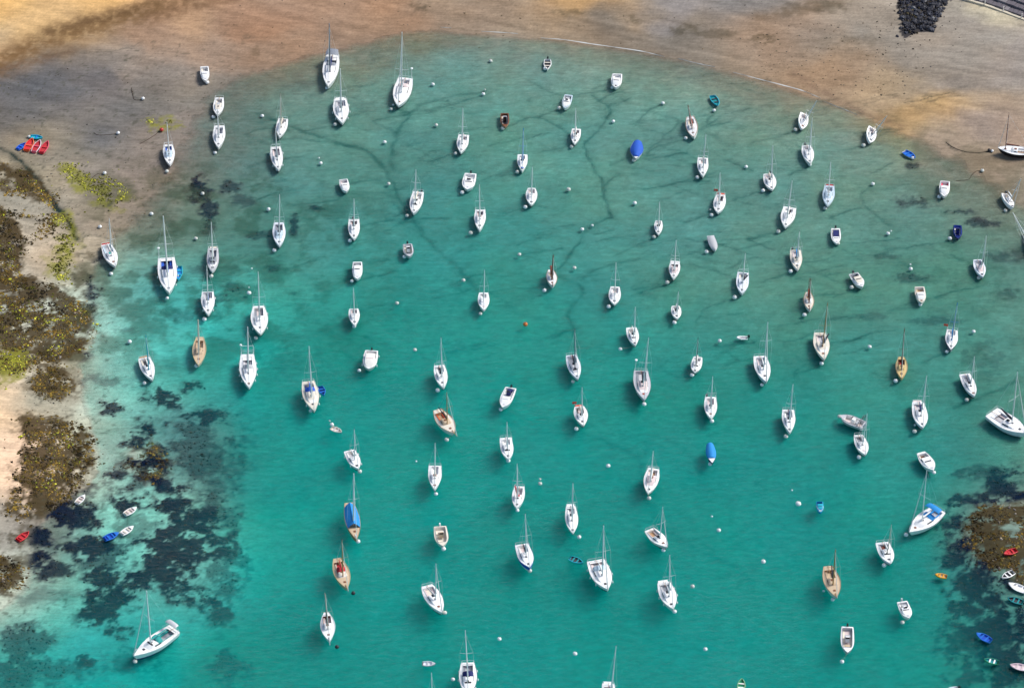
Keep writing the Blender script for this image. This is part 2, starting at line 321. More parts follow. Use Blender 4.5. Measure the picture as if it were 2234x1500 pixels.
def grid_faces(nr, nc):
    i = np.arange(nr * nc).reshape(nr, nc)
    return np.stack([i[:-1, :-1].ravel(), i[:-1, 1:].ravel(), i[1:, 1:].ravel(), i[1:, :-1].ravel()], 1)
def np_mesh(name, V, F):
    me = bpy.data.meshes.new(name)
    k = F.shape[1]
    me.vertices.add(len(V)); me.vertices.foreach_set('co', np.ascontiguousarray(V, np.float32).ravel())
    me.loops.add(F.size); me.loops.foreach_set('vertex_index', np.ascontiguousarray(F, np.int32).ravel())
    me.polygons.add(len(F)); me.polygons.foreach_set('loop_start', np.arange(0, F.size, k, dtype=np.int32))
    me.update(calc_edges=True)
    return me
def vcol(me, c):
    a = me.color_attributes.new('tint', 'FLOAT_COLOR', 'POINT')
    a.data.foreach_set('color', np.concatenate([c, np.ones((len(c), 1))], 1).astype(np.float32).ravel())

# ------------------------------------------------------------------ materials
MATS = {}
def nt(name):
    m = bpy.data.materials.new(name); m.use_nodes = True
    t = m.node_tree; t.nodes.clear()
    o = t.nodes.new('ShaderNodeOutputMaterial')
    MATS[name] = m
    return m, t, o
def plain(name, c, rough=.5, var=.12, scale=3.0, metal=0.0, spec=.4):
    m, t, o = nt(name)
    p = t.nodes.new('ShaderNodeBsdfPrincipled')
    p.inputs['Roughness'].default_value = rough; p.inputs['Metallic'].default_value = metal
    p.inputs['Specular IOR Level'].default_value = spec
    tc = t.nodes.new('ShaderNodeTexCoord'); n = t.nodes.new('ShaderNodeTexNoise')
    n.inputs['Scale'].default_value = scale; n.inputs['Detail'].default_value = 4
    t.links.new(tc.outputs['Object'], n.inputs['Vector'])
    r = t.nodes.new('ShaderNodeMix'); r.data_type = 'RGBA'
    r.inputs['A'].default_value = (*[v * (1 - var) for v in c], 1); r.inputs['B'].default_value = (*[min(1, v * (1 + var)) for v in c], 1)
    t.links.new(n.outputs['Fac'], r.inputs['Factor']); t.links.new(r.outputs['Result'], p.inputs['Base Color'])
    t.links.new(p.outputs['BSDF'], o.inputs['Surface'])
    return m
def ground_material():
    m, t, o = nt('sand_and_seabed')
    p = t.nodes.new('ShaderNodeBsdfPrincipled'); p.inputs['Roughness'].default_value = .95; p.inputs['Specular IOR Level'].default_value = .0
    a = t.nodes.new('ShaderNodeAttribute'); a.attribute_name = 'tint'
    tc = t.nodes.new('ShaderNodeTexCoord')
    n1 = t.nodes.new('ShaderNodeTexNoise'); n1.inputs['Scale'].default_value = 2.2; n1.inputs['Detail'].default_value = 5; n1.inputs['Roughness'].default_value = .65
    t.links.new(tc.outputs['Object'], n1.inputs['Vector'])
    mp = t.nodes.new('ShaderNodeMapping'); mp.inputs['Rotation'].default_value = (0, 0, math.radians(20)); mp.inputs['Scale'].default_value = (.25, 2.0, 1)
    n2 = t.nodes.new('ShaderNodeTexNoise'); n2.inputs['Scale'].default_value = .9; n2.inputs['Detail'].default_value = 4
    t.links.new(tc.outputs['Object'], mp.inputs['Vector']); t.links.new(mp.outputs['Vector'], n2.inputs['Vector'])
    ad = t.nodes.new('ShaderNodeMath'); ad.operation = 'ADD'; t.links.new(n1.outputs['Fac'], ad.inputs[0]); t.links.new(n2.outputs['Fac'], ad.inputs[1])
    mr = t.nodes.new('ShaderNodeMapRange'); mr.inputs['From Min'].default_value = .5; mr.inputs['From Max'].default_value = 1.5; mr.inputs['To Min'].default_value = .72; mr.inputs['To Max'].default_value = 1.28
    t.links.new(ad.outputs[0], mr.inputs['Value'])
    mul = t.nodes.new('ShaderNodeMix'); mul.data_type = 'RGBA'; mul.blend_type = 'MULTIPLY'; mul.inputs['Factor'].default_value = 1
    t.links.new(a.outputs['Color'], mul.inputs['A']); t.links.new(mr.outputs['Result'], mul.inputs['B'])
    t.links.new(mul.outputs['Result'], p.inputs['Base Color'])
    b = t.nodes.new('ShaderNodeBump'); b.inputs['Strength'].default_value = .5; b.inputs['Distance'].default_value = .08
    t.links.new(ad.outputs[0], b.inputs['Height']); t.links.new(b.outputs['Normal'], p.inputs['Normal'])
    t.links.new(p.outputs['BSDF'], o.inputs['Surface'])
    return m
def water_material():
    m, t, o = nt('sea_water')
    tc = t.nodes.new('ShaderNodeTexCoord')
    mp = t.nodes.new('ShaderNodeMapping'); mp.inputs['Rotation'].default_value = (0, 0, math.radians(-24)); mp.inputs['Scale'].default_value = (.8, 1.5, 1)
    t.links.new(tc.outputs['Object'], mp.inputs['Vector'])
    n1 = t.nodes.new('ShaderNodeTexNoise'); n1.inputs['Scale'].default_value = 1.0; n1.inputs['Detail'].default_value = 5; n1.inputs['Roughness'].default_value = .6
    n2 = t.nodes.new('ShaderNodeTexNoise'); n2.inputs['Scale'].default_value = .12; n2.inputs['Detail'].default_value = 2
    t.links.new(mp.outputs['Vector'], n1.inputs['Vector']); t.links.new(tc.outputs['Object'], n2.inputs['Vector'])
    ml = t.nodes.new('ShaderNodeMath'); ml.operation = 'MULTIPLY'; t.links.new(n1.outputs['Fac'], ml.inputs[0]); t.links.new(n2.outputs['Fac'], ml.inputs[1])
    b = t.nodes.new('ShaderNodeBump'); b.inputs['Strength'].default_value = 1.0; b.inputs['Distance'].default_value = WAVE
    t.links.new(ml.outputs[0], b.inputs['Height'])
    lw = t.nodes.new('ShaderNodeLayerWeight'); lw.inputs['Blend'].default_value = .5; t.links.new(b.outputs['Normal'], lw.inputs['Normal'])
    pw = t.nodes.new('ShaderNodeMath'); pw.operation = 'POWER'; pw.inputs[1].default_value = 5; t.links.new(lw.outputs['Facing'], pw.inputs[0])
    fr = t.nodes.new('ShaderNodeMath'); fr.operation = 'MULTIPLY_ADD'; fr.inputs[1].default_value = .45; fr.inputs[2].default_value = .007      # seen through a polarising filter
    t.links.new(pw.outputs[0], fr.inputs[0])
    tr = t.nodes.new('ShaderNodeBsdfTransparent')
    n3 = t.nodes.new('ShaderNodeTexNoise'); n3.inputs['Scale'].default_value = .55; n3.inputs['Detail'].default_value = 6; n3.inputs['Roughness'].default_value = .72; t.links.new(mp.outputs['Vector'], n3.inputs['Vector'])
    rp = t.nodes.new('ShaderNodeMapRange'); rp.inputs['From Min'].default_value = .36; rp.inputs['From Max'].default_value = .62; rp.inputs['To Min'].default_value = .85; rp.inputs['To Max'].default_value = 1.0; t.links.new(n3.outputs['Fac'], rp.inputs['Value'])  # light and dark of the ripples put into the transparent colour
    t.links.new(rp.outputs['Result'], tr.inputs['Color'])
    gl = t.nodes.new('ShaderNodeBsdfGlossy'); gl.inputs['Roughness'].default_value = .13; t.links.new(b.outputs['Normal'], gl.inputs['Normal'])
    mx = t.nodes.new('ShaderNodeMixShader'); t.links.new(fr.outputs[0], mx.inputs['Fac']); t.links.new(tr.outputs[0], mx.inputs[1]); t.links.new(gl.outputs[0], mx.inputs[2])
    t.links.new(mx.outputs[0], o.inputs['Surface'])
    va = t.nodes.new('ShaderNodeVolumeAbsorption'); va.inputs['Color'].default_value = WCOL; va.inputs['Density'].default_value = WDEN
    vs = t.nodes.new('ShaderNodeVolumeScatter'); vs.inputs['Color'].default_value = (.03, .92, .84, 1); vs.inputs['Density'].default_value = WSCA
    ads = t.nodes.new('ShaderNodeAddShader'); t.links.new(va.outputs[0], ads.inputs[0]); t.links.new(vs.outputs[0], ads.inputs[1]); t.links.new(ads.outputs[0], o.inputs['Volume'])
    return m
WAVE = 1.6
WCOL = (0.0, .95, .94, 1); WDEN = .95; WSCA = .145
def leaf_material(name, rough):
    m, t, o = nt(name)
    p = t.nodes.new('ShaderNodeBsdfPrincipled'); p.inputs['Roughness'].default_value = rough; p.inputs['Specular IOR Level'].default_value = .08
    a = t.nodes.new('ShaderNodeAttribute'); a.attribute_name = 'tint'
    tc = t.nodes.new('ShaderNodeTexCoord'); n = t.nodes.new('ShaderNodeTexNoise'); n.inputs['Scale'].default_value = 5
    t.links.new(tc.outputs['Object'], n.inputs['Vector'])
    mr = t.nodes.new('ShaderNodeMapRange'); mr.inputs['To Min'].default_value = .6; mr.inputs['To Max'].default_value = 1.4
    t.links.new(n.outputs['Fac'], mr.inputs['Value'])
    mul = t.nodes.new('ShaderNodeMix'); mul.data_type = 'RGBA'; mul.blend_type = 'MULTIPLY'; mul.inputs['Factor'].default_value = 1
    t.links.new(a.outputs['Color'], mul.inputs['A']); t.links.new(mr.outputs['Result'], mul.inputs['B'])
    t.links.new(mul.outputs['Result'], p.inputs['Base Color']); t.links.new(p.outputs['BSDF'], o.inputs['Surface'])
    return m
ground_material(); water_material(); leaf_material('weed_fronds', .5); leaf_material('stone', .75)
for nm, c, r in [('gel_white', (.87,.87,.86), .3), ('gel_warm', (.84,.81,.75), .32), ('gel_cool', (.76,.79,.84), .3), ('gel_grey', (.52,.53,.55), .4), ('deck_white', (.83,.83,.82), .6), ('deck_cream', (.72,.66,.56), .6),
                 ('deck_grey', (.50,.50,.53), .65), ('deck_blue', (.50,.62,.70), .6), ('deck_rose', (.66,.55,.54), .65), ('teak', (.44,.27,.15), .6), ('pine', (.56,.43,.29), .5), ('honey', (.62,.47,.22), .45), ('mahogany', (.20,.08,.04), .4),
                 ('navy', (.012,.022,.14), .25), ('royal', (.02,.09,.52), .35), ('black', (.015,.015,.018), .35), ('charcoal', (.05,.05,.06), .5), ('slate', (.22,.24,.28), .6), ('glass_dark', (.02,.022,.028), .12),
                 ('canvas_navy', (.015,.022,.12), .8), ('canvas_blue', (.02,.10,.50), .75), ('canvas_azure', (.02,.25,.62), .75), ('canvas_teal', (.03,.34,.32), .75), ('canvas_red', (.45,.03,.04), .75), ('canvas_brown', (.16,.05,.035), .8), ('canvas_grey', (.45,.46,.48), .8),
                 ('sail_red', (.33,.06,.035), .8), ('sail_brown', (.13,.06,.05), .8), ('sail_dark', (.02,.022,.035), .8), ('sail_white', (.75,.75,.73), .7), ('antifoul_black', (.012,.014,.02), .6), ('antifoul_red', (.16,.03,.025), .6), ('antifoul_blue', (.012,.03,.10), .6),
                 ('spar_wood', (.46,.27,.12), .4), ('spar_pale', (.62,.53,.42), .45), ('rubber', (.02,.02,.02), .6), ('buoy_white', (.80,.81,.80), .4), ('buoy_dull', (.62,.63,.58), .6), ('buoy_orange', (.62,.17,.04), .45), ('buoy_red', (.48,.05,.04), .45), ('buoy_black', (.03,.03,.035), .5),
                 ('plastic_red', (.62,.035,.04), .4), ('plastic_pink', (.72,.10,.16), .4), ('plastic_orange', (.75,.14,.05), .4), ('plastic_yellow', (.78,.36,.03), .4), ('plastic_cyan', (.02,.42,.55), .4), ('plastic_blue', (.02,.16,.60), .4), ('plastic_teal', (.02,.28,.30), .4), ('plastic_green', (.03,.30,.15), .45), ('pale_pink', (.74,.60,.64), .5), ('lime_paint', (.25,.45,.22), .5), ('rope', (.35,.31,.24), .9), ('chain_rust', (.06,.04,.03), .9),
                 ('wall_pale', (.62,.55,.42), .85), ('wall_stone', (.13,.115,.13), .85), ('wall_stone_light', (.22,.20,.21), .85), ('foam', (.62,.64,.62), .8), ('flag_red', (.65,.10,.06), .8)]:
    plain(nm, c, r)
plain('alloy', (.82, .83, .83), .35)
M = MATS

ground = bpy.data.objects.new('ground', np_mesh('ground', np.stack([x, y, hz], 1), grid_faces(*shp))); C.objects.link(ground)
ground.data.polygons.foreach_set('use_smooth', np.ones(len(ground.data.polygons), bool))
vcol(ground.data, np.clip(col, .002, .9)); ground.data.materials.append(M['sand_and_seabed'])
ground['kind'] = 'structure'
HZ = hz.reshape(shp)
def hgt(px, py):
    """height of the finished ground, bilinear on the sheet"""
    px = np.asarray(px, float); py = np.asarray(py, float)
    i = np.clip(np.searchsorted(gx, px) - 1, 0, len(gx) - 2); j = np.clip(np.searchsorted(gy, py) - 1, 0, len(gy) - 2)
    fx = (px - gx[i]) / (gx[i + 1] - gx[i]); fy = (py - gy[j]) / (gy[j + 1] - gy[j])
    return (HZ[j, i] * (1 - fx) + HZ[j, i + 1] * fx) * (1 - fy) + (HZ[j + 1, i] * (1 - fx) + HZ[j + 1, i + 1] * fx) * fy
# the sea: a closed body of water, its top at level 0, its bottom below the seabed
E = 5500.0
wv = np.array([(-E, -E, 0), (E, -E, 0), (E, E, 0), (-E, E, 0), (-E, -E, -14), (E, -E, -14), (E, E, -14), (-E, E, -14)], float)
wf = np.array([(0, 1, 2, 3), (7, 6, 5, 4), (0, 4, 5, 1), (1, 5, 6, 2), (2, 6, 7, 3), (3, 7, 4, 0)])
sea = bpy.data.objects.new('water', np_mesh('water', wv, wf)); C.objects.link(sea)
sea.data.materials.append(M['sea_water']); sea['kind'] = 'structure'

# ------------------------------------------------------------------ mesh building helpers
class MB:
    def __init__(s): s.v = []; s.f = []; s.m = []
    def add(s, V, F, mi=0):
        o = len(s.v); s.v += [tuple(p) for p in V]
        for f in F: s.f.append(tuple(i + o for i in f)); s.m.append(mi)
    def box(s, c, d, mi=0, taper=1.0):
        a, b, h = d[0] / 2, d[1] / 2, d[2] / 2
        V = []
        for z, k in ((-h, 1.0), (h, taper)):
            V += [(c[0] - a * k, c[1] - b * k, c[2] + z), (c[0] + a * k, c[1] - b * k, c[2] + z), (c[0] + a * k, c[1] + b * k, c[2] + z), (c[0] - a * k, c[1] + b * k, c[2] + z)]
        s.add(V, [(3, 2, 1, 0), (4, 5, 6, 7), (0, 1, 5, 4), (1, 2, 6, 5), (2, 3, 7, 6), (3, 0, 4, 7)], mi)
    def tube(s, pts, r, n=6, mi=0):
        pts = [Vector(p) for p in pts]
        rs = r if isinstance(r, (list, tuple)) else [r] * len(pts)
        V = []; F = []
        for i, p in enumerate(pts):
            d = (pts[min(i + 1, len(pts) - 1)] - pts[max(i - 1, 0)]).normalized()
            a = d.cross(Vector((0, 0, 1)) if abs(d.z) < .9 else Vector((1, 0, 0))).normalized(); b = d.cross(a)
            for k in range(n):
                q = 2 * PI * k / n
                V.append(p + (a * math.cos(q) + b * math.sin(q)) * rs[i])
        for i in range(len(pts) - 1):
            for k in range(n):
                F.append((i * n + k, i * n + (k + 1) % n, (i + 1) * n + (k + 1) % n, (i + 1) * n + k))
        F.append(tuple(range(n))[::-1]); F.append(tuple((len(pts) - 1) * n + k for k in range(n)))
        s.add(V, F, mi)
    def ball(s, c, r, nu=10, nv=6, sz=1.0, mi=0):
        V = [(c[0], c[1], c[2] - r * sz)]
        for j in range(1, nv):
            t = PI * j / nv - PI / 2
            for k in range(nu):
                V.append((c[0] + r * math.cos(t) * math.cos(2 * PI * k / nu), c[1] + r * math.cos(t) * math.sin(2 * PI * k / nu), c[2] + r * sz * math.sin(t)))
        V.append((c[0], c[1], c[2] + r * sz)); F = []
        for k in range(nu): F.append((0, 1 + (k + 1) % nu, 1 + k))
        for j in range(nv - 2):
            for k in range(nu): F.append((1 + j * nu + k, 1 + j * nu + (k + 1) % nu, 1 + (j + 1) * nu + (k + 1) % nu, 1 + (j + 1) * nu + k))
        for k in range(nu): F.append((len(V) - 1, 1 + (nv - 2) * nu + k, 1 + (nv - 2) * nu + (k + 1) % nu))
        s.add(V, F, mi)
    def rows(s, R, mi=None, closed=False):
        """quads between successive rows of points; mi(i, j) gives the material"""
        n = len(R[0]); V = [p for r in R for p in r]; o = len(s.v); s.v += [tuple(p) for p in V]
        for i in range(len(R) - 1):
            for j in range(n if closed else n - 1):
                k = (j + 1) % n
                s.f.append((o + i * n + j, o + i * n + k, o + (i + 1) * n + k, o + (i + 1) * n + j)); s.m.append(mi(i, j) if mi else 0)
    def build(s, name, mats, parent=None, smooth=None):
        me = bpy.data.meshes.new(name); me.from_pydata(s.v, [], s.f)
        for q in (mats if isinstance(mats, (list, tuple)) else [mats]): me.materials.append(M[q])
        me.polygons.foreach_set('material_index', s.m)
        if smooth:
            me.polygons.foreach_set('use_smooth', [True] * len(s.f)); me.set_sharp_from_angle(angle=math.radians(smooth))
        me.update()
        return link(name, me, parent)
def link(name, me, parent=None):
    o = bpy.data.objects.new(name, me); C.objects.link(o)
    if parent is not None: o.parent = parent
    return o
def thing(name, label, cat, group=None, me=None):
    o = link(name, me)
    o['label'] = label; o['category'] = cat
    if group: o['group'] = group
    return o

# ------------------------------------------------------------------ boats
class Form:
    """plan and sheer of a hull; t runs from the stern (0) to the bow (1); x forward, y to port, z up from the water"""
    def __init__(s, L, B, fb, tr=.8, p=1.9, tm=.42, draft=.45, rake=.35, rise=.28):
        s.L, s.B, s.fb, s.tr, s.p, s.tm, s.draft, s.rake, s.rise = L, B, fb, tr, p, tm, draft, rake, rise
    def b(s, t):
        if t < s.tm: return s.B / 2 * (s.tr + (1 - s.tr) * math.sin(PI / 2 * t / s.tm))
        q = (t - s.tm) / (1 - s.tm)
        return s.B / 2 * max(.012, (1 - q ** s.p))
    def z(s, t): return s.fb * (1 + s.rise * t * t + .06 * (1 - t) ** 2)
    def x(s, t): return (t - .5) * s.L
    def ts(s, n=11, extra=()):
        return sorted(set([round(i / n, 4) for i in range(n)] + [.94, .975, 1.0] + [round(e, 4) for e in extra]))
    def hull(s, parent, mats):
        m = MB(); R = []
        for t in s.ts():
            b, z = s.b(t), s.z(t); rk = s.rake * t ** 5 * s.L * .18; st = -.05 * s.L * .3 * (1 - t) ** 6
            row = []
            for fy, zz in ((1, z), (.965, z * .66), (.86, z * .30), (.76, .03), (.52, -s.draft * .55), (0, -s.draft)):
                k = 1 - zz / z
                row.append((s.x(t) - rk * k - st * k, b * fy, zz if zz >= 0 else zz * (1 - .75 * t ** 4)))
            R.append([(px, -py, pz) for px, py, pz in row] + row[-2::-1])
        m.rows(R, lambda i, j: 0 if (j < 2 or j > 7) else (2 if j in (2, 7) else 1))
        m.f.append(tuple(range(11))); m.m.append(0)
        return m.build('hull', mats, parent, 40)
    def deck(s, parent, mat, hole=None, drop=.05):
        """deck with camber, open over the cockpit: hole = (t0, t1, half width)"""
        ex = hole[:2] if hole else ()
        ts = [t for t in s.ts(11, ex)]
        m = MB(); R = []
        for t in ts:
            b = s.b(t) * .975; w = min(hole[2], b * .82) if hole else b * .5; z = s.z(t) - drop
            R.append([(s.x(t), -b, z), (s.x(t), -w, z + .05), (s.x(t), w, z + .05), (s.x(t), b, z)])
        n = 4; m.v = [p for r in R for p in r]
        for i in range(len(R) - 1):
            for j in range(3):
                if hole and j == 1 and hole[0] - 1e-6 <= ts[i] and ts[i + 1] <= hole[1] + 1e-6: continue
                m.f.append((i * n + j, (i + 1) * n + j, (i + 1) * n + j + 1, i * n + j + 1)); m.m.append(0)
        return m.build('deck', mat, parent)
    def well(s, parent, hole, mats, depth=.5, seats=True, name='cockpit'):
        t0, t1, w = hole; m = MB()
        ts = [t0 + (t1 - t0) * i / 4 for i in range(5)]
        R = []
        zf = max(.12, s.fb - depth)
        for t in ts:
            b = min(w, s.b(t) * .975 * .82); z = s.z(t)
            R.append([(s.x(t), -b, z + .09), (s.x(t), -b + .03, z + .09), (s.x(t), -b + .04, zf + .25), (s.x(t), -b * .5, zf + .25), (s.x(t), -b * .5, zf), (s.x(t), b * .5, zf), (s.x(t), b * .5, zf + .25), (s.x(t), b - .04, zf + .25), (s.x(t), b - .03, z + .09), (s.x(t), b, z + .09)])
        if not seats:
            for r in R:
                for k in (2, 3, 6, 7): r[k] = (r[k][0], r[k][1], zf + .02)
        m.rows(R, lambda i, j: 1 if j == 4 else (2 if j in (2, 3, 5, 6) else 0))
        a, e = R[0], R[-1]; o = len(m.v)
        m.v += list(a) + list(e)
        m.f.append(tuple(o + k for k in range(10))); m.m.append(0)
        m.f.append(tuple(o + 19 - k for k in range(10))); m.m.append(0)
        return m.build(name, mats, parent)
    def cabin(s, parent, ta, tb, wmax, h, mats, front=.35, name='cabin', fill=.66):
        m = MB(); R = []; n = 6; prof = []
        for i in range(n + 1):
            q = i / n; t = ta + (tb - ta) * q
            hh = h * (1 if q < 1 - front else max(.06, 1 - ((q - 1 + front) / front) ** 1.4))
            w = min(wmax, s.b(t) * fill) * (1 if q < .99 else .75); z = s.z(t) - .03
            prof.append((t, w, z, hh))
            R.append([(s.x(t), -w, z), (s.x(t), -w * .84, z + hh * .9), (s.x(t), -w * .5, z + hh), (s.x(t), w * .5, z + hh), (s.x(t), w * .84, z + hh * .9), (s.x(t), w, z)])
        m.rows(R, lambda i, j: 1 if j in (1, 2, 3) and i < n - 1 else 0)
        m.f.append((0, 1, 2, 3, 4, 5)); m.m.append(0)
        o = m.build(name, mats, parent, 30)
        o['prof'] = 0
        del o['prof']
        return o, prof

def side_windows(prof, parent, i0, i1, mat='glass_dark'):
    for sg in (-1, 1):
        m = MB(); R = []
        for i in range(i0, i1 + 1):
            t, w, z, h = prof[i]
            p = lambda k, off: (XF(t), sg * (w + (w * .84 - w) * k + off), z + h * .9 * k)
            R.append([p(.28, .012), p(.78, .012), p(.78, -.02), p(.28, -.02)])
        m.rows(R, closed=True)
        m.f.append((0, 1, 2, 3)); m.m.append(0); k = len(m.v) - 4; m.f.append((k + 3, k + 2, k + 1, k)); m.m.append(0)
        m.build('window', mat, parent)
def front_window(prof, parent, mat='glass_dark', i0=3, w=.78):
    m = MB(); R = []
    for i in (i0, i0 + 1):
        t, wd, z, h = prof[i]
        R.append([(XF(t), -wd * .84 * w, z + h * .97 + .012), (XF(t), wd * .84 * w, z + h * .97 + .012)])
    (a0, a1), (b0, b1) = R
    mid = lambda p, q, k: tuple(p[j] + (q[j] - p[j]) * k for j in range(3))
    q0, q1, q2, q3 = mid(a0, b0, .35), mid(a1, b1, .35), mid(a1, b1, .95), mid(a0, b0, .95)
    up = .035
    V = [q0, q1, q2, q3] + [(p[0], p[1], p[2] + up) for p in (q0, q1, q2, q3)]
    m.add(V, [(3, 2, 1, 0), (4, 5, 6, 7), (0, 1, 5, 4), (1, 2, 6, 5), (2, 3, 7, 6), (3, 0, 4, 7)])
    m.build('windscreen', mat, parent)
XF = None

def outboard(parent, F, mat='black', y=0.0, tilt=False):
    m = MB(); zt = F.z(0)
    m.box((F.x(0) - .22, y, zt + .22), (.42, .34, .44), 0, .75)
    m.tube([(F.x(0) - .25, y, zt), (F.x(0) - .22, y, -.35)], .07, 6)
    m.tube([(F.x(0) - .05, y, zt + .3), (F.x(0) + .45, y + .1, zt + .42)], .03, 5)
    m.build('outboard_motor', mat, parent, 30)
def rails(parent, F):
    m = MB(); zb = F.z(1); pts = []
    for t, sg in ((.86, 1), (.95, 1), (1.0, 0), (.95, -1), (.86, -1)):
        pts.append((F.x(t) + (.05 if t == 1 else 0), sg * F.b(t) * .9, F.z(t) + .52))
    m.tube(pts, .022, 5)
    for p in pts: m.tube([(p[0], p[1], p[2] - .56), p], .02, 4)
    m.build('pulpit', 'alloy', parent)
    m = MB(); pts = [(F.x(.16), F.b(.16) * .93, F.z(.1) + .55), (F.x(.01), F.b(.01) * .9, F.z(0) + .55), (F.x(.01), -F.b(.01) * .9, F.z(0) + .55), (F.x(.16), -F.b(.16) * .93, F.z(.1) + .55)]
    m.tube(pts, .022, 5)
    for p in pts: m.tube([(p[0], p[1], p[2] - .6), p], .02, 4)
    m.build('pushpit', 'alloy', parent)
def fenders(parent, F, n=3):
    for sg in (-1, 1):
        for k in range(n):
            t = .22 + .5 * k / max(1, n - 1)
            m = MB(); yy = sg * (F.b(t) + .12)
            m.ball((F.x(t), yy, F.z(t) * .55), .14, 6, 5, 2.1); m.tube([(F.x(t), yy, F.z(t) * .8), (F.x(t), sg * F.b(t), F.z(t) + .1)], .015, 4)
            m.build('fender', 'buoy_white', parent, 60)
def bimini(parent, F, mat, ta, tb, h=1.75, name='canopy'):
    m = MB(); R = []
    zc = F.z(.1)
    for q in range(5):
        t = ta + (tb - ta) * q / 4; w = F.b(t) * .85; dz = h - .18 * (q / 4 - .5) ** 2 * 4
        R.append([(F.x(t), -w, zc + dz - .22), (F.x(t), -w * .8, zc + dz - .04), (F.x(t), 0, zc + dz + .03), (F.x(t), w * .8, zc + dz - .04), (F.x(t), w, zc + dz - .22)])
    m.rows(R); m.rows([[(p[0], p[1], p[2] - .03) for p in r[::-1]] for r in R])
    for t in (ta, tb):
        for sg in (-1, 1): m.tube([(F.x(t), sg * F.b(t) * .84, zc + h - .26), (F.x((ta + tb) / 2), sg * F.b(t) * .9, zc)], .02, 4)
    m.build(name, mat, parent, 50)
def sprayhood(parent, F, mat, t, w, h=.5, ln=.9):
    m = MB(); R = []
    z = F.z(t) + .32
    for k, (dx, f) in enumerate(((-ln, .98), (-ln * .5, 1.0), (-.1, .8), (.15, .25))):
        row = []
        for a in range(7):
            q = PI * a / 6
            row.append((F.x(t) + dx, -w * math.cos(q), z + h * f * math.sin(q) ** .6 - .1))
        R.append(row)
    m.rows(R); m.rows([[(p[0], p[1], p[2] - .025) for p in r[::-1]] for r in R])
    m.build('sprayhood', mat, parent, 50)

def rig(parent, F, Hm, o, tmast):
    zd = F.z(tmast); xm = F.x(tmast); mm = o.get('spar', 'alloy')
    r0 = (.055 + .006 * F.L) * o.get('fat', 1.0)
    z0 = zd + (.25 if not o.get('nocabin') else 0)
    m = MB(); m.tube([(xm, 0, zd - .1), (xm, 0, z0 + Hm * .6), (xm, 0, zd + Hm)], [r0, r0 * .95, r0 * .6], 6)
    mast = m.build('mast', mm, parent, 60)
    m = MB(); m.tube([(xm, 0, zd + Hm), (xm, 0, zd + Hm + .45)], .012, 4); m.tube([(xm - .12, 0, zd + Hm + .3), (xm + .25, 0, zd + Hm + .3)], .015, 4); m.build('wind_vane', 'charcoal', mast)
    if o.get('spr', True):
        zs = zd + Hm * o.get('sprh', .5); ws = F.B * .36
        for sg in (-1, 1):
            m = MB(); m.tube([(xm, 0, zs), (xm - .12, sg * ws, zs + .04)], [.035, .022], 5); m.build('spreader', mm, mast)
    # boom with the furled sail or its cover
    lb = o.get('boom', .40) * F.L; zb = zd + .95; sail = o.get('sail', 'sail_white')
    ba = o.get('boomang', 0.0); ex, ey = xm - lb * math.cos(ba), lb * math.sin(ba)
    m = MB(); m.tube([(xm - r0, 0, zb), (ex, ey, zb + .08)], .06, 6); boom = m.build('boom', mm, parent, 60)
    fat = o.get('sailr', .13)
    m = MB(); m.tube([(xm - .1, 0, zb + .30), (xm + (ex - xm) * .12, ey * .12, zb + .20), (xm + (ex - xm) * .55, ey * .55, zb + .17), (ex, ey, zb + .14)], [fat * .7, fat * 1.25, fat, fat * .55], 7); m.build('sail_cover', sail, boom, 60)
    if o.get('mastsail'):
        m = MB(); m.tube([(xm - r0 - .09, 0, zb + .2), (xm - r0 - .08, 0, zd + Hm * o['mastsail'])], [.16, .09], 6); m.build('furled_sail', sail, mast, 60)
    zt = zd + Hm * o.get('fore', .94)
    bow = (F.x(1) - .08, 0, F.z(1) + .05)
    if o.get('sprit'):
        m = MB(); bow = (F.x(1) + o['sprit'], 0, F.z(1) + .3)
        m.tube([(F.x(.88), 0, F.z(.9) + .12), bow], [.08, .055], 6); m.build('bowsprit', mm, parent, 60)
    fr = o.get('genoa', .055)
    m = MB(); m.tube([bow, (xm + (bow[0] - xm) * .5, 0, bow[2] + (zt - bow[2]) * .5), (xm + .05, 0, zt)], [fr, fr * .85, .02] if fr > .03 else .014, 5); m.build('forestay', o.get('genoacol', 'sail_white') if fr > .03 else mm, parent, 60)
    m = MB(); m.tube([(xm, 0, zd + Hm), (F.x(.01), 0, F.z(0))], .011, 4); m.build('backstay', 'alloy', parent)
    for sg in (-1, 1):
        m = MB(); m.tube([(xm - .05, sg * F.b(tmast) * .93, zd), (xm - .12, sg * F.B * .36, zd + Hm * o.get('sprh', .5)), (xm, 0, zd + Hm * .93)], .011, 4); m.build('shroud', 'alloy', parent)

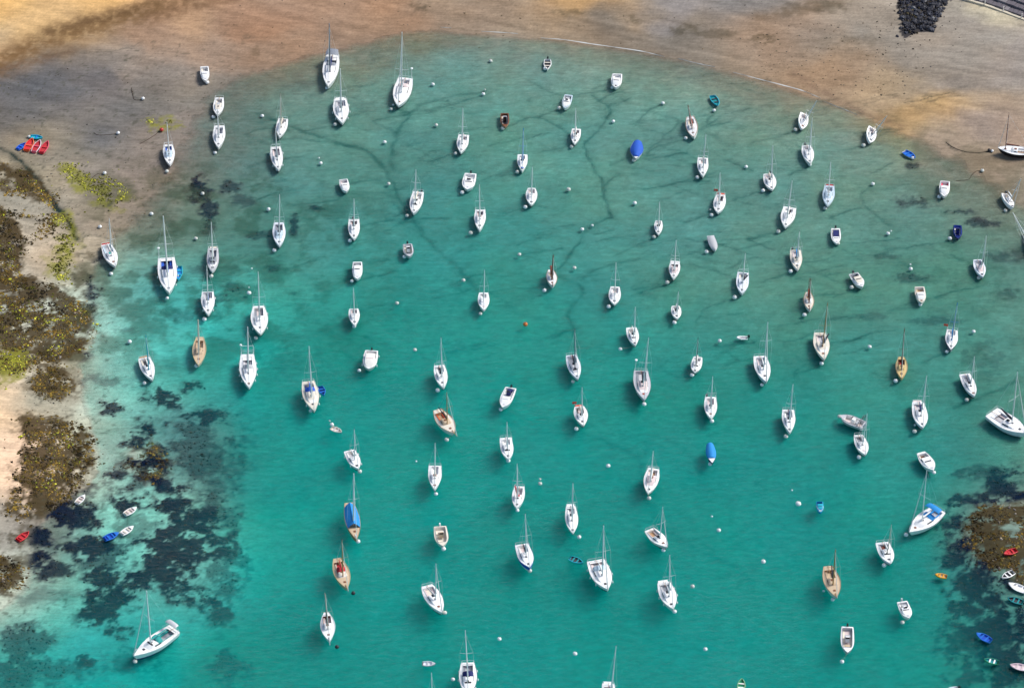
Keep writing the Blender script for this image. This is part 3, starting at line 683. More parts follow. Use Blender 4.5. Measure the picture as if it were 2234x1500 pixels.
def sloop(e, F, Hm, o):
    global XF
    XF = F.x
    small = F.L < 5.6
    hm = o.get('hull', 'gel_white'); F.hull(e, [hm, o.get('bottom', 'antifoul_black'), o.get('boot', rnd.choice(['antifoul_black', 'antifoul_black', 'antifoul_blue', 'charcoal', hm]))])  # dark boot band: antifouling, plus hull shade and reflection put into its colour
    ck = o.get('ck', (.06, .36)); hole = (ck[0], ck[1], F.B * o.get('ckw', .29))
    F.deck(e, o.get('deck', 'deck_white'), hole)
    F.well(e, hole, [hm if o.get('hull', 'gel_white').startswith('gel') else 'gel_white', o.get('sole', 'deck_grey'), o.get('seats', 'deck_cream')])
    ca = o.get('cab', (ck[1], .76)); ch = o.get('cabh', .26 + .022 * F.L)
    cb, prof = F.cabin(e, ca[0], ca[1], F.B * .33, ch, [o.get('cabside', 'gel_white'), o.get('cabtop', o.get('deck', 'deck_white'))], o.get('cabf', .45))
    side_windows(prof, cb, 0, 3)
    if o.get('screen'): front_window(prof, cb, o['screen'], 3)
    # hatches
    zc = prof[1][2] + prof[1][3]
    m = MB(); m.box((F.x(prof[0][0]) + .30, 0, zc + .03), (.62, .58, .07), 0, .92); m.build('companion_hatch', o.get('hatch0', 'glass_dark' if o.get('darkhatch') else 'gel_grey'), cb)
    t = prof[-1][0] + .04; m = MB(); m.box((F.x(t) + .1, 0, F.z(t) + .02), (.46, .46, .07), 0, .9); m.build('fore_hatch', o.get('hatch1', 'charcoal'), e)
    if not small and o.get('hatch2', True):
        m = MB(); q = prof[3]; m.box((F.x(q[0]), 0, q[2] + q[3] + .02), (.34, .34, .05), 0, .9); m.build('skylight', 'glass_dark', cb)
    # tiller and rudder
    m = MB(); m.tube([(F.x(0) - .05, 0, F.z(0) + .12), (F.x(ck[0]) + .9, 0, F.z(0) + .25)], .035, 5); m.build('tiller', 'spar_wood', e)
    m = MB(); m.box((F.x(0) - .16, 0, .1), (.28, .05, F.z(0) * 1.3), 0, .8); m.build('rudder', hm, e)
    if Hm: rig(e, F, Hm, o, o.get('tmast', .58))
    if not small or o.get('rails'): rails(e, F)
    if o.get('motor'): outboard(e, F, 'charcoal', F.b(0) * o.get('motory', .5))
    if o.get('hood'): sprayhood(e, F, o['hood'], ck[1] + .05, F.B * .30)
    if o.get('bim'): bimini(e, F, o['bim'], *o.get('bimt', (.04, .26)))
    if o.get('fend'): fenders(e, F, o['fend'])
    if o.get('spot'):
        m = MB(); t = .80; m.ball((F.x(t), 0, F.z(t)), .32, 8, 5, .45); m.build('sail_bag', o['spot'], e, 60)
    if o.get('arch'):
        m = MB(); zz = F.z(0); w = F.b(0) * .95
        m.tube([(F.x(.02), -w, zz), (F.x(-.03), -w, zz + 1.7), (F.x(-.03), w, zz + 1.7), (F.x(.02), w, zz)], .05, 6); m.tube([(F.x(-.09), -w, zz + 1.2), (F.x(-.09), w, zz + 1.2)], .035, 5); m.ball((F.x(-.03), -w * 1.05, zz + 1.95), .26, 8, 5, .7); m.build('stern_arch', 'alloy', e, 50)
    if o.get('radar'):
        m = MB(); zz = F.z(0); w = F.b(0) * -.85 * o['radar']
        m.tube([(F.x(.03), w, zz), (F.x(.03), w, zz + 2.6)], .04, 5); m.ball((F.x(.03), w, zz + 2.7), .28, 8, 5, .5); m.build('radar_pole', 'alloy', e, 50)
    if o.get('flag'):
        m = MB(); w = F.b(0) * o['flag']; zz = F.z(0); m.tube([(F.x(0), w, zz), (F.x(-.04), w, zz + 1.0)], .015, 4); m.box((F.x(-.05), w * 1.25, zz + .7), (.03, .8, .5)); m.build('flag', 'flag_red', e)
    if o.get('rack'):
        m = MB(); m.box((F.x(0) - .35, 0, F.z(0) * .7), (.7, F.B * .55, .06)); m.build('boarding_platform', o['rack'], e)
    if o.get('tarp'):
        m = MB(); R = []; a, b_ = o.get('tarpt', (.08, .66))
        for q in range(7):
            t = a + (b_ - a) * q / 6; w = F.b(t) * 1.0; z = F.z(t) + .08; h = 1.05 - .25 * abs(q / 6 - .4)
            R.append([(F.x(t), -w, z - .12), (F.x(t), -w * .6, z + h * .5), (F.x(t), 0, z + h), (F.x(t), w * .6, z + h * .5), (F.x(t), w, z - .12)])
        m.rows(R); m.rows([[(p[0], p[1], p[2] - .03) for p in r[::-1]] for r in R]); m.build('tarpaulin', o['tarp'], e, 60)

def gaffer(e, F, Hm, o):
    """traditional wooden boat: planked deck, tan sails, bowsprit"""
    global XF
    XF = F.x
    hm = o.get('hull', 'gel_white'); F.hull(e, [hm, o.get('bottom', 'antifoul_red'), o.get('boot', hm)])
    ck = o.get('ck', (.14, .42)); hole = (ck[0], ck[1], F.B * .27)
    d = F.deck(e, o.get('deck', 'pine'), hole)
    F.well(e, hole, [o.get('coam', 'teak'), o.get('sole', 'teak'), o.get('seats', 'pine')])
    m = MB()                                      # capping rail round the deck edge
    for sg in (-1, 1): m.tube([(F.x(t), sg * F.b(t) * .985, F.z(t) + .02) for t in F.ts()], .045, 5)
    m.build('cap_rail', o.get('rail', 'teak'), e, 60)
    ca = (ck[1], o.get('cabe', .62)); cb, prof = F.cabin(e, ca[0], ca[1], F.B * .28, .38, [o.get('cabside', 'pine'), o.get('cabtop', o.get('deck', 'pine'))], .3)
    side_windows(prof, cb, 1, 3)
    m = MB(); q = prof[2]; m.box((F.x(q[0]), 0, q[2] + q[3] + .02), (.5, .5, .07), 0, .9); m.build('companion_hatch', o.get('hatch0', 'mahogany'), cb)
    m = MB(); m.box((F.x(.78), 0, F.z(.78) + .03), (.42, .42, .1), 0, .9); m.build('fore_hatch', 'mahogany', e)
    m = MB(); m.tube([(F.x(0), 0, F.z(0) + .1), (F.x(ck[0]) + .8, 0, F.z(0) + .2)], .04, 5); m.build('tiller', 'spar_wood', e)
    rig(e, F, Hm, o, o.get('tmast', .60))
    if o.get('gaff', True):
        xm = F.x(o.get('tmast', .60)); z = F.z(.6) + 1.45
        m = MB(); m.tube([(xm - .1, .02, z), (xm - F.L * .34, .05, z + .35)], .055, 5); m.build('gaff', o.get('spar', 'spar_wood'), e, 60)
    if o.get('mizzen'):
        m = MB(); m.tube([(F.x(.08), 0, F.z(.1)), (F.x(.07), 0, F.z(.1) + Hm * .62)], [.07, .045], 6); m.build('mizzen_mast', o.get('spar', 'spar_wood'), e, 60)
    if o.get('tarp'):
        m = MB(); R = []; a, b_ = o.get('tarpt', (.10, .70))
        for q in range(7):
            t = a + (b_ - a) * q / 6; w = F.b(t) * 1.02; z = F.z(t) + .08; h = 1.15 - .25 * abs(q / 6 - .4)
            R.append([(F.x(t), -w, z - .15), (F.x(t), -w * .55, z + h * .55), (F.x(t), 0, z + h), (F.x(t), w * .55, z + h * .55), (F.x(t), w, z - .15)])
        m.rows(R); m.rows([[(p[0], p[1], p[2] - .03) for p in r[::-1]] for r in R]); m.build('tarpaulin', o['tarp'], e, 60)
    if o.get('hood'): sprayhood(e, F, o['hood'], ck[1] + .05, F.B * .28, .45)

def motor(e, F, Hm, o):
    global XF
    XF = F.x
    hm = o.get('hull', 'gel_white'); F.hull(e, [hm, o.get('bottom', 'antifoul_black'), o.get('boot', hm)])
    kind = o.get('kind', 'cuddy')
    ck = o.get('ck', {'cuddy': (.06, .48), 'console': (.06, .80), 'pilot': (.05, .38), 'covered': (.10, .70), 'bowrider': (.08, .42)}[kind])
    hole = (ck[0], ck[1], F.B * .37)
    F.deck(e, o.get('deck', 'deck_white'), hole)
    F.well(e, hole, [o.get('coam', 'gel_white'), o.get('sole', 'deck_grey'), o.get('seats', 'deck_cream')], .55, kind != 'console')
    if kind in ('cuddy', 'pilot', 'bowrider'):
        h = o.get('cabh', {'cuddy': .55, 'pilot': 1.15, 'bowrider': .4}[kind]); cb, prof = F.cabin(e, ck[1], o.get('cabe', .82), F.B * .38, h, [hm, o.get('cabtop', 'gel_white')], .5, fill=.80)
        side_windows(prof, cb, 0, 2); front_window(prof, cb, o.get('screen', 'glass_dark'), 2)
        m = MB(); t = .86; m.box((F.x(t), 0, F.z(t) + .02), (.36, .4, .06), 0, .9); m.build('anchor_hatch', o.get('hatch1', 'gel_grey'), e)
        m = MB()
        for sg in (-1, 1): m.tube([(F.x(t), sg * F.b(t) * .9, F.z(t) + .35) for t in (.55, .75, .9, .97)], .02, 5); [m.tube([(F.x(t), sg * F.b(t) * .9, F.z(t) - .05), (F.x(t), sg * F.b(t) * .9, F.z(t) + .35)], .018, 4) for t in (.55, .75, .9)]
        m.build('bow_rail', 'alloy', e)
    if kind in ('console', 'bowrider') or o.get('console'):
        t = o.get('ct', .45); m = MB(); m.box((F.x(t), 0, F.fb + .15), (.75, F.B * .30, .8), 0, .85); cs = m.build('console', o.get('conscol', 'gel_white'), e)
        m = MB(); m.box((F.x(t) + .28, 0, F.fb + .72), (.06, F.B * .30, .34), 0, .9); m.build('windscreen', 'glass_dark', cs)
        m = MB(); m.box((F.x(t) - .8, 0, F.fb - .02), (.5, F.B * .42, .4), 0, .95); m.build('helm_seat', o.get('seatcol', 'canvas_grey'), e)
    if o.get('mat'):
        m = MB(); m.box((F.x((ck[0] + ck[1]) / 2), 0, F.fb + .12), ((ck[1] - ck[0]) * F.L * .78, F.B * .56, .06)); m.build('cockpit_cover', o['mat'], e)
    if o.get('bowcush'):
        m = MB(); m.box((F.x(.72), 0, F.fb - .05), (.7, F.B * .42, .2), 0, .8); m.build('bow_cushion', o['bowcush'], e)
    if kind == 'covered' or o.get('tarp'):
        m = MB(); R = []; a, b_ = o.get('tarpt', (.02, .92)); hh = o.get('tarph', .6)
        for q in range(8):
            t = a + (b_ - a) * q / 7; w = F.b(t) * 1.02 + .02; z = F.z(t) + .03; h = hh * math.sin(PI * (.12 + .8 * q / 7)) ** .6
            R.append([(F.x(t), -w, z - .12), (F.x(t), -w * .55, z + h * .62), (F.x(t), 0, z + h), (F.x(t), w * .55, z + h * .62), (F.x(t), w, z - .12)])
        m.rows(R); n = len(R[0]); m.f.append((0, 1, 2, 3, 4)); m.m.append(0); k = len(m.v) - 5; m.f.append((k + 4, k + 3, k + 2, k + 1, k)); m.m.append(0)
        m.build('tarpaulin', o.get('tarp', 'canvas_blue'), e, 60)
    if o.get('motor', True): outboard(e, F, o.get('motorcol', 'black'), 0)
    if o.get('frame'):
        m = MB(); zz = F.z(0); w = F.b(.1) * .9
        m.tube([(F.x(.12), -w, zz), (F.x(.06), -w * .9, zz + 1.6), (F.x(.06), w * .9, zz + 1.6), (F.x(.12), w, zz)], .045, 6); m.tube([(F.x(.22), -w, zz), (F.x(.12), -w * .9, zz + 1.5), (F.x(.12), w * .9, zz + 1.5), (F.x(.22), w, zz)], .045, 6); m.build('roll_frame', o['frame'], e, 50)
    if o.get('fend'): fenders(e, F, o['fend'])
    if Hm:
        m = MB(); m.tube([(F.x(.5), 0, F.z(.5)), (F.x(.5), 0, F.z(.5) + Hm)], [.05, .03], 6); m.build('mast', 'alloy', e, 60)

def dinghy(e, F, Hm, o):
    """open tender: shell with a rim, bottom boards and thwarts"""
    hm = o.get('hull', 'gel_white')
    F.hull(e, [hm, hm, hm])
    m = MB(); R = []; zf = max(.10, F.fb * .35)
    for t in [q for q in F.ts() if .03 <= q <= .97]:
        b = F.b(t); z = F.z(t); rim = min(.09, b * .5)
        R.append([(F.x(t), -b, z), (F.x(t), -b + rim, z + .02), (F.x(t), -max(.02, b - rim - .06), zf), (F.x(t), max(.02, b - rim - .06), zf), (F.x(t), b - rim, z + .02), (F.x(t), b, z)])
    m.rows(R, lambda i, j: 0 if j in (0, 4) else 1)
    for r, rev in ((R[0], 0), (R[-1], 1)):
        k = len(m.v); m.v += r; f = (k, k + 1, k + 2, k + 3, k + 4, k + 5); m.f.append(f[::-1] if rev else f); m.m.append(0)
    m.build('interior', [o.get('rim', hm), o.get('inside', hm)], e)
    m = MB()
    for sg in (-1, 1): m.tube([(F.x(t), sg * (F.b(t) + .005), F.z(t) - .03) for t in F.ts()], .045, 5)
    m.build('gunwale', o.get('rim', hm), e, 60)
    for t in o.get('thw', (.30, .60)):
        m = MB(); m.box((F.x(t), 0, F.z(t) - .10), (.26, F.b(t) * 1.86, .05)); m.build('thwart', o.get('seat', hm), e)
    if o.get('deckbow'):
        m = MB(); R = []
        for t in (.72, .8, .88, .95, 1): R.append([(F.x(t), -F.b(t), F.z(t) + .03), (F.x(t), 0, F.z(t) + .09), (F.x(t), F.b(t), F.z(t) + .03)])
        m.rows(R); m.build('foredeck', o.get('rim', hm), e)
    if o.get('motor'): outboard(e, F, o.get('motorcol', 'black'))

def inflatable(e, F, Hm, o):
    hm = o.get('hull', 'gel_grey'); r = F.B * .16
    m = MB(); w = F.B / 2 - r
    pts = [(F.x(-.02), -w, r * .7), (F.x(.3), -w, r * .75), (F.x(.62), -w * .98, r * .85), (F.x(.82), -w * .75, r * 1.05), (F.x(.95), -w * .3, r * 1.3), (F.x(.975), 0, r * 1.35), (F.x(.95), w * .3, r * 1.3), (F.x(.82), w * .75, r * 1.05), (F.x(.62), w * .98, r * .85), (F.x(.3), w, r * .75), (F.x(-.02), w, r * .7)]
    m.tube(pts, [r * .55] + [r] * 9 + [r * .55], 9); m.build('tube', hm, e, 60)
    m = MB(); m.rows([[(F.x(t), -w * k, .08), (F.x(t), w * k, .08)] for t, k in ((.04, 1), (.6, 1), (.82, .75), (.94, .3))]); m.build('floor', o.get('inside', 'charcoal'), e)
    m = MB(); m.box((F.x(.04), 0, r * .8), (.06, w * 1.9, r * 1.5)); m.build('transom', o.get('inside', 'charcoal'), e)
    m = MB(); m.box((F.x(.45), 0, r * 1.2), (.25, w * 1.9, .05)); m.build('thwart', o.get('seat', 'slate'), e)
    if o.get('motor'): outboard(e, F, o.get('motorcol', 'black'))

KIND = {'sloop': (sloop, 'sailboat', 'sailboat'), 'gaffer': (gaffer, 'wooden_sailboat', 'sailboat'), 'motor': (motor, 'motorboat', 'motorboat'), 'dinghy': (dinghy, 'dinghy', 'dinghy'), 'inflatable': (inflatable, 'inflatable_dinghy', 'dinghy')}
GROUP = {'sloop': 'sailboats moored in the bay', 'gaffer': 'sailboats moored in the bay', 'motor': 'small motorboats moored in the bay', 'dinghy': 'dinghies and tenders', 'inflatable': 'dinghies and tenders'}
BOATS = []
def boat(bkind, bow, stern, w, mast, label, buoy=(), z0=None, **o):
    """bow and stern as seen at deck level, w the beam in photograph pixels, mast the seen masthead"""
    low = bkind in ('dinghy', 'inflatable')
    L = 7.0
    for _ in range(4):
        fb = o.get('fb', (.28 + .03 * L) if low else (.34 + .075 * L if bkind != 'motor' else .42 + .07 * L))
        if z0 is None:
            mid = at((bow[0] + stern[0]) / 2, (bow[1] + stern[1]) / 2, fb)
            base = max(0.0, float(hgt(mid[0], mid[1])) + (.02 if low else .28))
        else: base = z0
        pb = at(bow[0], bow[1], base + fb * 1.28); ps = at(stern[0], stern[1], base + fb * 1.05)
        d = pb - ps; L = float(np.hypot(*d))
    c = (pb + ps) / 2; h = d / L; s = scale_at(c[0], c[1])
    # beam from its seen width
    pv = np.array([-h[1], h[0] * math.sin(DEP)]); iv = np.array([h[0], h[1] * math.sin(DEP)]); iv /= np.hypot(*iv)
    k = abs(pv[0] * iv[1] - pv[1] * iv[0])
    B = w / s / max(.45, k)
    B = min(max(B, L * .27), L * .50)
    trad = bkind == 'gaffer'
    sh = dict(sloop=dict(tr=.78, p=1.75, tm=.40), gaffer=dict(tr=.45, p=1.9, tm=.46), motor=dict(tr=.88, p=2.5, tm=.45), dinghy=dict(tr=.72, p=2.1, tm=.42), inflatable=dict(tr=.9, p=2.5))[bkind]
    if bkind == 'sloop':
        sh.update(tr=rnd.uniform(.66, .90), p=rnd.uniform(1.6, 2.15), tm=rnd.uniform(.36, .46)); c1 = rnd.uniform(.32, .44)
        o.setdefault('ck', (rnd.uniform(.03, .10), c1)); o.setdefault('cab', (o['ck'][1], rnd.uniform(.70, .82))); o.setdefault('cabf', rnd.uniform(.3, .6)); o.setdefault('ckw', rnd.uniform(.25, .32))
        o.setdefault('sail', rnd.choice(['sail_white', 'sail_white', 'canvas_grey', 'deck_cream', 'gel_grey'])); o.setdefault('darkhatch', rnd.random() < .5)
    sh.update({q: o[q] for q in ('tr', 'p', 'tm', 'rise') if q in o})
    F = Form(L, B, fb, draft=.12 if low else .5, rake=.2 if low else .5, **sh)
    fn, name, cat = KIND[bkind]
    e = thing(o.get('name', name), label, o.get('cat', cat), GROUP[bkind])
    e.location = (c[0], c[1], base); rz = math.atan2(h[1], h[0])
    # mast height and heel from the seen masthead
    Hm = 0; roll = 0.0
    if mast:
        tm = o.get('tmast', .60 if trad else .58)
        mb = np.array([c[0] + h[0] * F.x(tm), c[1] + h[1] * F.x(tm)])
        for H_ in np.arange(2.0, 22.0, .05):
            if proj((mb[0], mb[1], base + F.z(tm) + H_))[1] <= mast[1]: Hm = float(H_); break
        if abs(h[1]) > .5 and not o.get('noheel'):
            lim = math.radians(o.get('heel', 4.0)); best = 1e9
            for a in np.linspace(-lim, lim, 41):
                zz = (F.z(tm) + Hm) * math.cos(a); off = (F.z(tm) + Hm) * math.sin(a)      # roll a: masthead moves to starboard
                q = proj((mb[0] + h[1] * off, mb[1] - h[0] * off, base + zz)); er = abs(q[0] - mast[0])
                if er < best: best, roll = er, a
            if o.get('heel'): Hm = Hm / max(.6, math.cos(roll)) if o.get('stretch', True) else Hm
    e.rotation_euler = (roll, 0, rz)
    fn(e, F, Hm, o)
    BOATS.append(dict(e=e, label=label, c=c, px=((bow[0] + stern[0]) / 2, (bow[1] + stern[1]) / 2), bow=np.array([c[0] + h[0] * L / 2, c[1] + h[1] * L / 2, base + F.z(1)]), L=L, B=B, kind=bkind, Hm=Hm, roll=roll, buoys=[buoy] if buoy and not isinstance(buoy, list) else (buoy or []), F=F))
    return e

# ------------------------------------------------------------------ the boats, read off the photograph
b = boat
# upper left
b('motor', (448,176), (446,145), 20, None, 'tiny white boat grounded by itself on the upper-left sand edge', (452,180), kind='cuddy', motor=False, hatch1='gel_grey', fb=.7)
b('sloop', (474,251), (479,213), 24, None, 'mastless white yacht hull behind another in upper left shallows', (465,255), sail='canvas_grey', seats='deck_cream', cabtop='deck_cream')
b('sloop', (476,322), (479,274), 28, (474,238), 'white sloop directly below a mastless hull, upper left', (469,333), sole='slate', seats='deck_grey')
b('sloop', (371,360), (367,315), 26, (364,266), 'white sloop with two blue cockpit cushions beside red buoy', (364,374), seats='canvas_blue', sole='gel_white', cabtop='deck_blue', sprh=.4, deck='deck_white')
b('sloop', (715,188), (726,119), 36, (718,52), 'large white yacht nearest the beach with slate-blue cockpit canopy', (713,192), hood='slate', bim='slate', bimt=(.02,.2), sail='canvas_navy', spar='slate', fat=1.2, deck='deck_white', seats='slate', mastsail=.8)
b('sloop', (747,269), (742,215), 35, (742,150), 'white sloop below the beachside yacht with slate canopy', (731,272), fend=3, sole='slate', seats='deck_grey', rack='gel_white', fat=1.2)
b('sloop', (868,231), (885,170), 40, (877,70), 'big white yacht with radar pole and rose sprayhood', [(853,238),(858,228)], hood='deck_rose', radar=-1, genoa=.09, hatch1='mahogany', seats='deck_rose', sprh=.4)
b('sloop', (609,299), (618,259), 25, (612,204), 'white sloop with dark cockpit hatch above a spiky-railed one', (), hatch0='charcoal', spar='spar_pale', deck='gel_white', ck=(.04,.24))
b('sloop', (608,371), (601,320), 27, (601,280), 'white sloop turned slightly right below a dark-hatched sloop', (606,370), fend=2, rails=True, seats='deck_rose', sole='slate')
b('motor', (755,417), (749,391), 21, None, 'stubby white motorboat without buoy, left of centre top', (), kind='cuddy', seats='deck_rose', motor=False, p=2.8)
b('sloop', (772,522), (772,478), 26, (772,434), 'small white sloop with yellowish bow below stubby motorboat', (764,525), sole='charcoal', seats='deck_rose', motor=True, motory=-.2)
b('sloop', (609,537), (608,485), 29, (610,425), 'bluish-white sloop beside dark seabed weed patches', (598,546), hull='gel_cool', deck='gel_cool', cabtop='deck_blue', seats='slate', sole='slate', cabside='gel_cool', sprh=.46)
b('sloop', (252,581), (231,533), 29, (238,477), 'white sloop nearest the lime-green weed with teal cockpit item', (242,597), seats='deck_blue', hood=None, tarp=None, hatch0='canvas_teal', hatch1='mahogany', rack='canvas_red', sprh=.45)
b('sloop', (369,638), (363,562), 42, (356,472), 'large white yacht with blue cockpit and azure tender alongside', (365,650), seats='canvas_blue', sole='canvas_navy', sail='canvas_blue', sailr=.2, fend=3, radar=1, hood='canvas_navy', fat=1.35, sprh=.55, hatch1='slate')
b('sloop', (463,593), (465,541), 27, (461,485), 'grey-decked white yacht right of the blue-cockpit one', (461,602), deck='deck_grey', cabtop='slate', cabside='gel_white', seats='slate', hull='gel_white', rack='deck_cream', screen='glass_dark', sprh=.45)
b('sloop', (454,687), (453,636), 30, (451,579), 'white sloop with narrow blue sail cover over greenish shallows', (446,696), sail='canvas_blue', fend=2, sole='slate', seats='deck_grey')
b('sloop', (568,729), (564,667), 38, (563,593), 'broad white yacht with oval cockpit, large bow buoy', (558,737), hull='gel_warm', deck='deck_white', fend=2, sole='deck_rose', seats='slate', tr=.6, ckw=.25, ck=(.08,.40))
b('gaffer', (432,796), (436,735), 30, (432,698), 'tan wooden boat with thick pale mast, left side', (428,798), hull='spar_pale', deck='pine', spar='spar_pale', fat=1.7, sail='spar_pale', gaff=True, rail='honey', tr=.5, bottom='antifoul_black')
b('motor', (779,608), (780,571), 23, None, 'white cabin motorboat with two dark corner seats', (768,613), kind='cuddy', ck=(.06,.34), cabe=.86, cabh=.7, motor=False, seats='charcoal', cabtop='gel_white', sole='deck_white', p=3)
b('sloop', (774,710), (772,673), 25, (771,628), 'small white sloop below the corner-seated cabin motorboat', (773,712), sole='slate', seats='deck_rose', sprh=.28)
b('motor', (893,559), (889,532), 24, None, 'cluttered greyish open motorboat with dark outboard, centre left', (882,560), kind='console', hull='gel_grey', deck='deck_grey', sole='slate', conscol='gel_white', fb=.7)
b('sloop', (901,465), (913,418), 28, (907,370), 'white sloop with dark windscreen band and square dark hatch', (888,470), screen='glass_dark', hatch0='black', motor=True, motory=.5, sole='deck_white', sprh=.62)
b('motor', (1019,413), (1027,378), 29, None, 'blunt-bowed white speedboat with outboard, top centre', (1008,420), kind='bowrider', hull='gel_white', seats='deck_white', sole='deck_white', p=3.0)
b('sloop', (1046,502), (1048,457), 26, (1046,402), 'white sloop with red-brown cabin lines below blunt speedboat', (1026,508), seats='deck_rose', sole='slate', hatch0='mahogany', sprh=.55)
b('sloop', (1055,676), (1055,638), 26, (1057,589), 'plain white sloop with dark forefoot in mid bay', (1048,684), deck='gel_white', cabtop='gel_white', seats='gel_white', sole='deck_white', hatch1='deck_rose', hatch2=False, bottom='antifoul_red', hatch0='gel_white')
# top centre
b('sloop', (1005,333), (1012,294), 26, (1010,236), 'plain triangular white sloop, first below top-centre beach', (994,335), seats='deck_white', sole='deck_rose', tr=.9, p=1.5, hatch0='gel_white')
b('motor', (1102,277), (1101,247), 20, None, 'small dark brown boat with whitish bow', (1097,280), kind='console', hull='teak', deck='mahogany', sole='charcoal', conscol='black', coam='mahogany', motor=False, fb=.6)
b('sloop', (1139,373), (1140,337), 23, (1142,280), 'white sloop with blue furled sail and blue foredeck bag', (1129,375), sail='canvas_azure', spot='canvas_blue', mastsail=.62, deck='gel_white', seats='gel_white', sole='deck_white', tr=.95, p=1.5, hatch2=False, cabtop='gel_white', spar='canvas_azure')
b('dinghy', (1194,151), (1195,129), 16, None, 'little white tender with dark seats nearest the top shore', (1189,150), inside='charcoal', seat='deck_cream', motor=True, fb=.45)
b('motor', (1343,191), (1347,161), 24, None, 'white cuddy motorboat with one dark hatch near top shore', (1336,191), kind='cuddy', ck=(.06,.42), hatch1='black', motor=False, seats='deck_white', sole='deck_white')
b('motor', (1232,236), (1241,207), 20, None, 'pale grey-lined open motorboat pointing lower left, top centre', (1220,236), kind='bowrider', deck='deck_blue', sole='deck_blue', seats='slate', motor=False)
b('dinghy', (1567,230), (1554,208), 16, None, 'turquoise open dinghy near the top shoreline', (1558,241), hull='plastic_cyan', inside='plastic_teal', rim='plastic_cyan', seat='charcoal')
b('gaffer', (1516,299), (1507,254), 26, (1498,229), 'white traditional boat with red furled sail, upper right centre', (1496,301), deck='deck_white', cabside='gel_white', cabtop='deck_white', spar='mahogany', sail='sail_red', sailr=.24, boom=.55, mastsail=.8, fat=1.4, boomang=0.0, seats='deck_cream', coam='gel_white', tr=.6, heel=10, gaff=True)
b('motor', (1387,345), (1391,309), 28, None, 'boat wholly covered by a bright blue tarpaulin', (1383,350), kind='covered', tarp='canvas_blue', motor=False, tarph=.8, tarpt=(.0,.88), p=1.9, tr=.62)
b('sloop', (1253,314), (1258,281), 22, (1256,236), 'small white sloop with brown cockpit left of blue-tarped boat', (1247,320), sole='teak', seats='deck_rose', screen='mahogany', spr=False)
b('sloop', (1533,385), (1533,344), 25, (1540,293), 'plain white sloop below the red-sailed traditional boat', (1521,387), seats='gel_white', sole='deck_rose', tr=.9, p=1.5, hatch0='gel_white')
b('sloop', (1685,414), (1676,379), 28, (1686,318), 'wide white sloop with rounded rose cockpit, upper right', (1665,416), seats='deck_rose', sole='deck_grey', motor=True, motory=.4)
b('sloop', (1746,281), (1752,247), 23, (1783,212), 'heeled white sloop, mast leaning right, at top-right shoreline', (1735,283), heel=42, seats='deck_rose', stretch=False, hatch1='mahogany')
b('sloop', (1768,357), (1759,317), 27, (1772,258), 'white sloop just below the left heeled one', (1767,359), bottom='antifoul_black', motor=True, motory=-.3, deck='deck_white', seats='deck_grey')
b('sloop', (1894,310), (1900,277), 24, (1936,243), 'heeled white sloop, mast leaning right over golden sand', (1884,317), heel=42, seats='deck_rose', stretch=False, hatch1='charcoal')
b('dinghy', (1997,344), (1972,329), 14, None, 'blue open dinghy with white rim by the golden sand', (1991,345), hull='gel_white', inside='plastic_blue', rim='plastic_blue', seat='plastic_blue')
b('gaffer', (2177,322), (2252,332), 21, (2209,250), 'black-hulled sailboat stranded on sand at right edge', (), hull='black', deck='deck_white', spar='canvas_brown', sail='canvas_brown', tmast=.78, cabside='gel_white', cabtop='deck_white', coam='gel_white', noheel=True, gaff=False, rail='gel_white', seats='deck_white', fb=.85)
# upper right
b('sloop', (1159,447), (1160,410), 26, (1161,365), 'white sloop with oval rose cockpit right of the blunt speedboat', (1146,452), seats='deck_rose', sole='deck_white', tr=.6, hatch1='charcoal', sprh=.3)
b('sloop', (1566,464), (1573,424), 27, (1571,377), 'white sloop with orange stern rail, upper right centre', [(1552,469),(1550,457)], rack='flag_red', flag=-1, sole='charcoal', seats='deck_rose', motor=True, motory=-.4, spr=False)
b('sloop', (1436,511), (1437,481), 19, (1439,440), 'smallest white sloop, dark companionway, right of centre', (1427,517), hatch0='black', sole='deck_white', seats='deck_white', spr=False)
b('motor', (1561,546), (1550,514), 18, None, 'narrow pale grey covered boat without mast', (1541,549), kind='covered', hull='gel_cool', tarp='canvas_grey', tarph=.3, motor=False, fb=.55, tarpt=(.04,.96))
b('sloop', (1469,608), (1473,569), 25, (1475,524), 'white sloop with three rose cabin stripes, right centre', (1456,616), seats='deck_rose', sole='deck_grey', cabtop='deck_rose')
b('sloop', (1618,640), (1621,594), 28, (1626,553), 'pale blue-white sloop with dark sail bundled on boom', (1603,648), hull='gel_cool', deck='gel_cool', sail='sail_dark', sailr=.17, boom=.3, boomang=.5, cabtop='gel_cool', sole='slate')
b('gaffer', (1206,624), (1201,588), 24, (1207,557), 'white traditional boat with red sail, centre of bay', (1188,633), deck='deck_white', cabside='gel_white', cabtop='deck_white', spar='mahogany', sail='sail_red', sailr=.26, boom=.55, fat=1.9, mastsail=.9, coam='gel_white', seats='deck_cream', sprit=.5, bottom='antifoul_black')
b('sloop', (1340,664), (1342,625), 27, (1344,573), 'white sloop with forked stern and brown boom, centre', (1328,669), sail='canvas_brown', sailr=.09, seats='deck_white', sole='deck_rose')
b('sloop', (1477,695), (1474,667), 24, (1480,636), 'stubby white cabin sloop with dark aft corner, right centre', (1471,703), hatch0='black', sole='charcoal', seats='deck_white', spr=False, p=2.3)
b('sloop', (1386,753), (1377,714), 27, (1386,669), 'white sloop with dark crosswise slot forward, centre right', (1353,761), screen='glass_dark', seats='deck_cream', spr=False, tr=.85)
b('inflatable', (1608,734), (1631,735), 12, None, 'white inflatable tender adrift between moored sloops', (), hull='gel_white', inside='slate', motor=True)
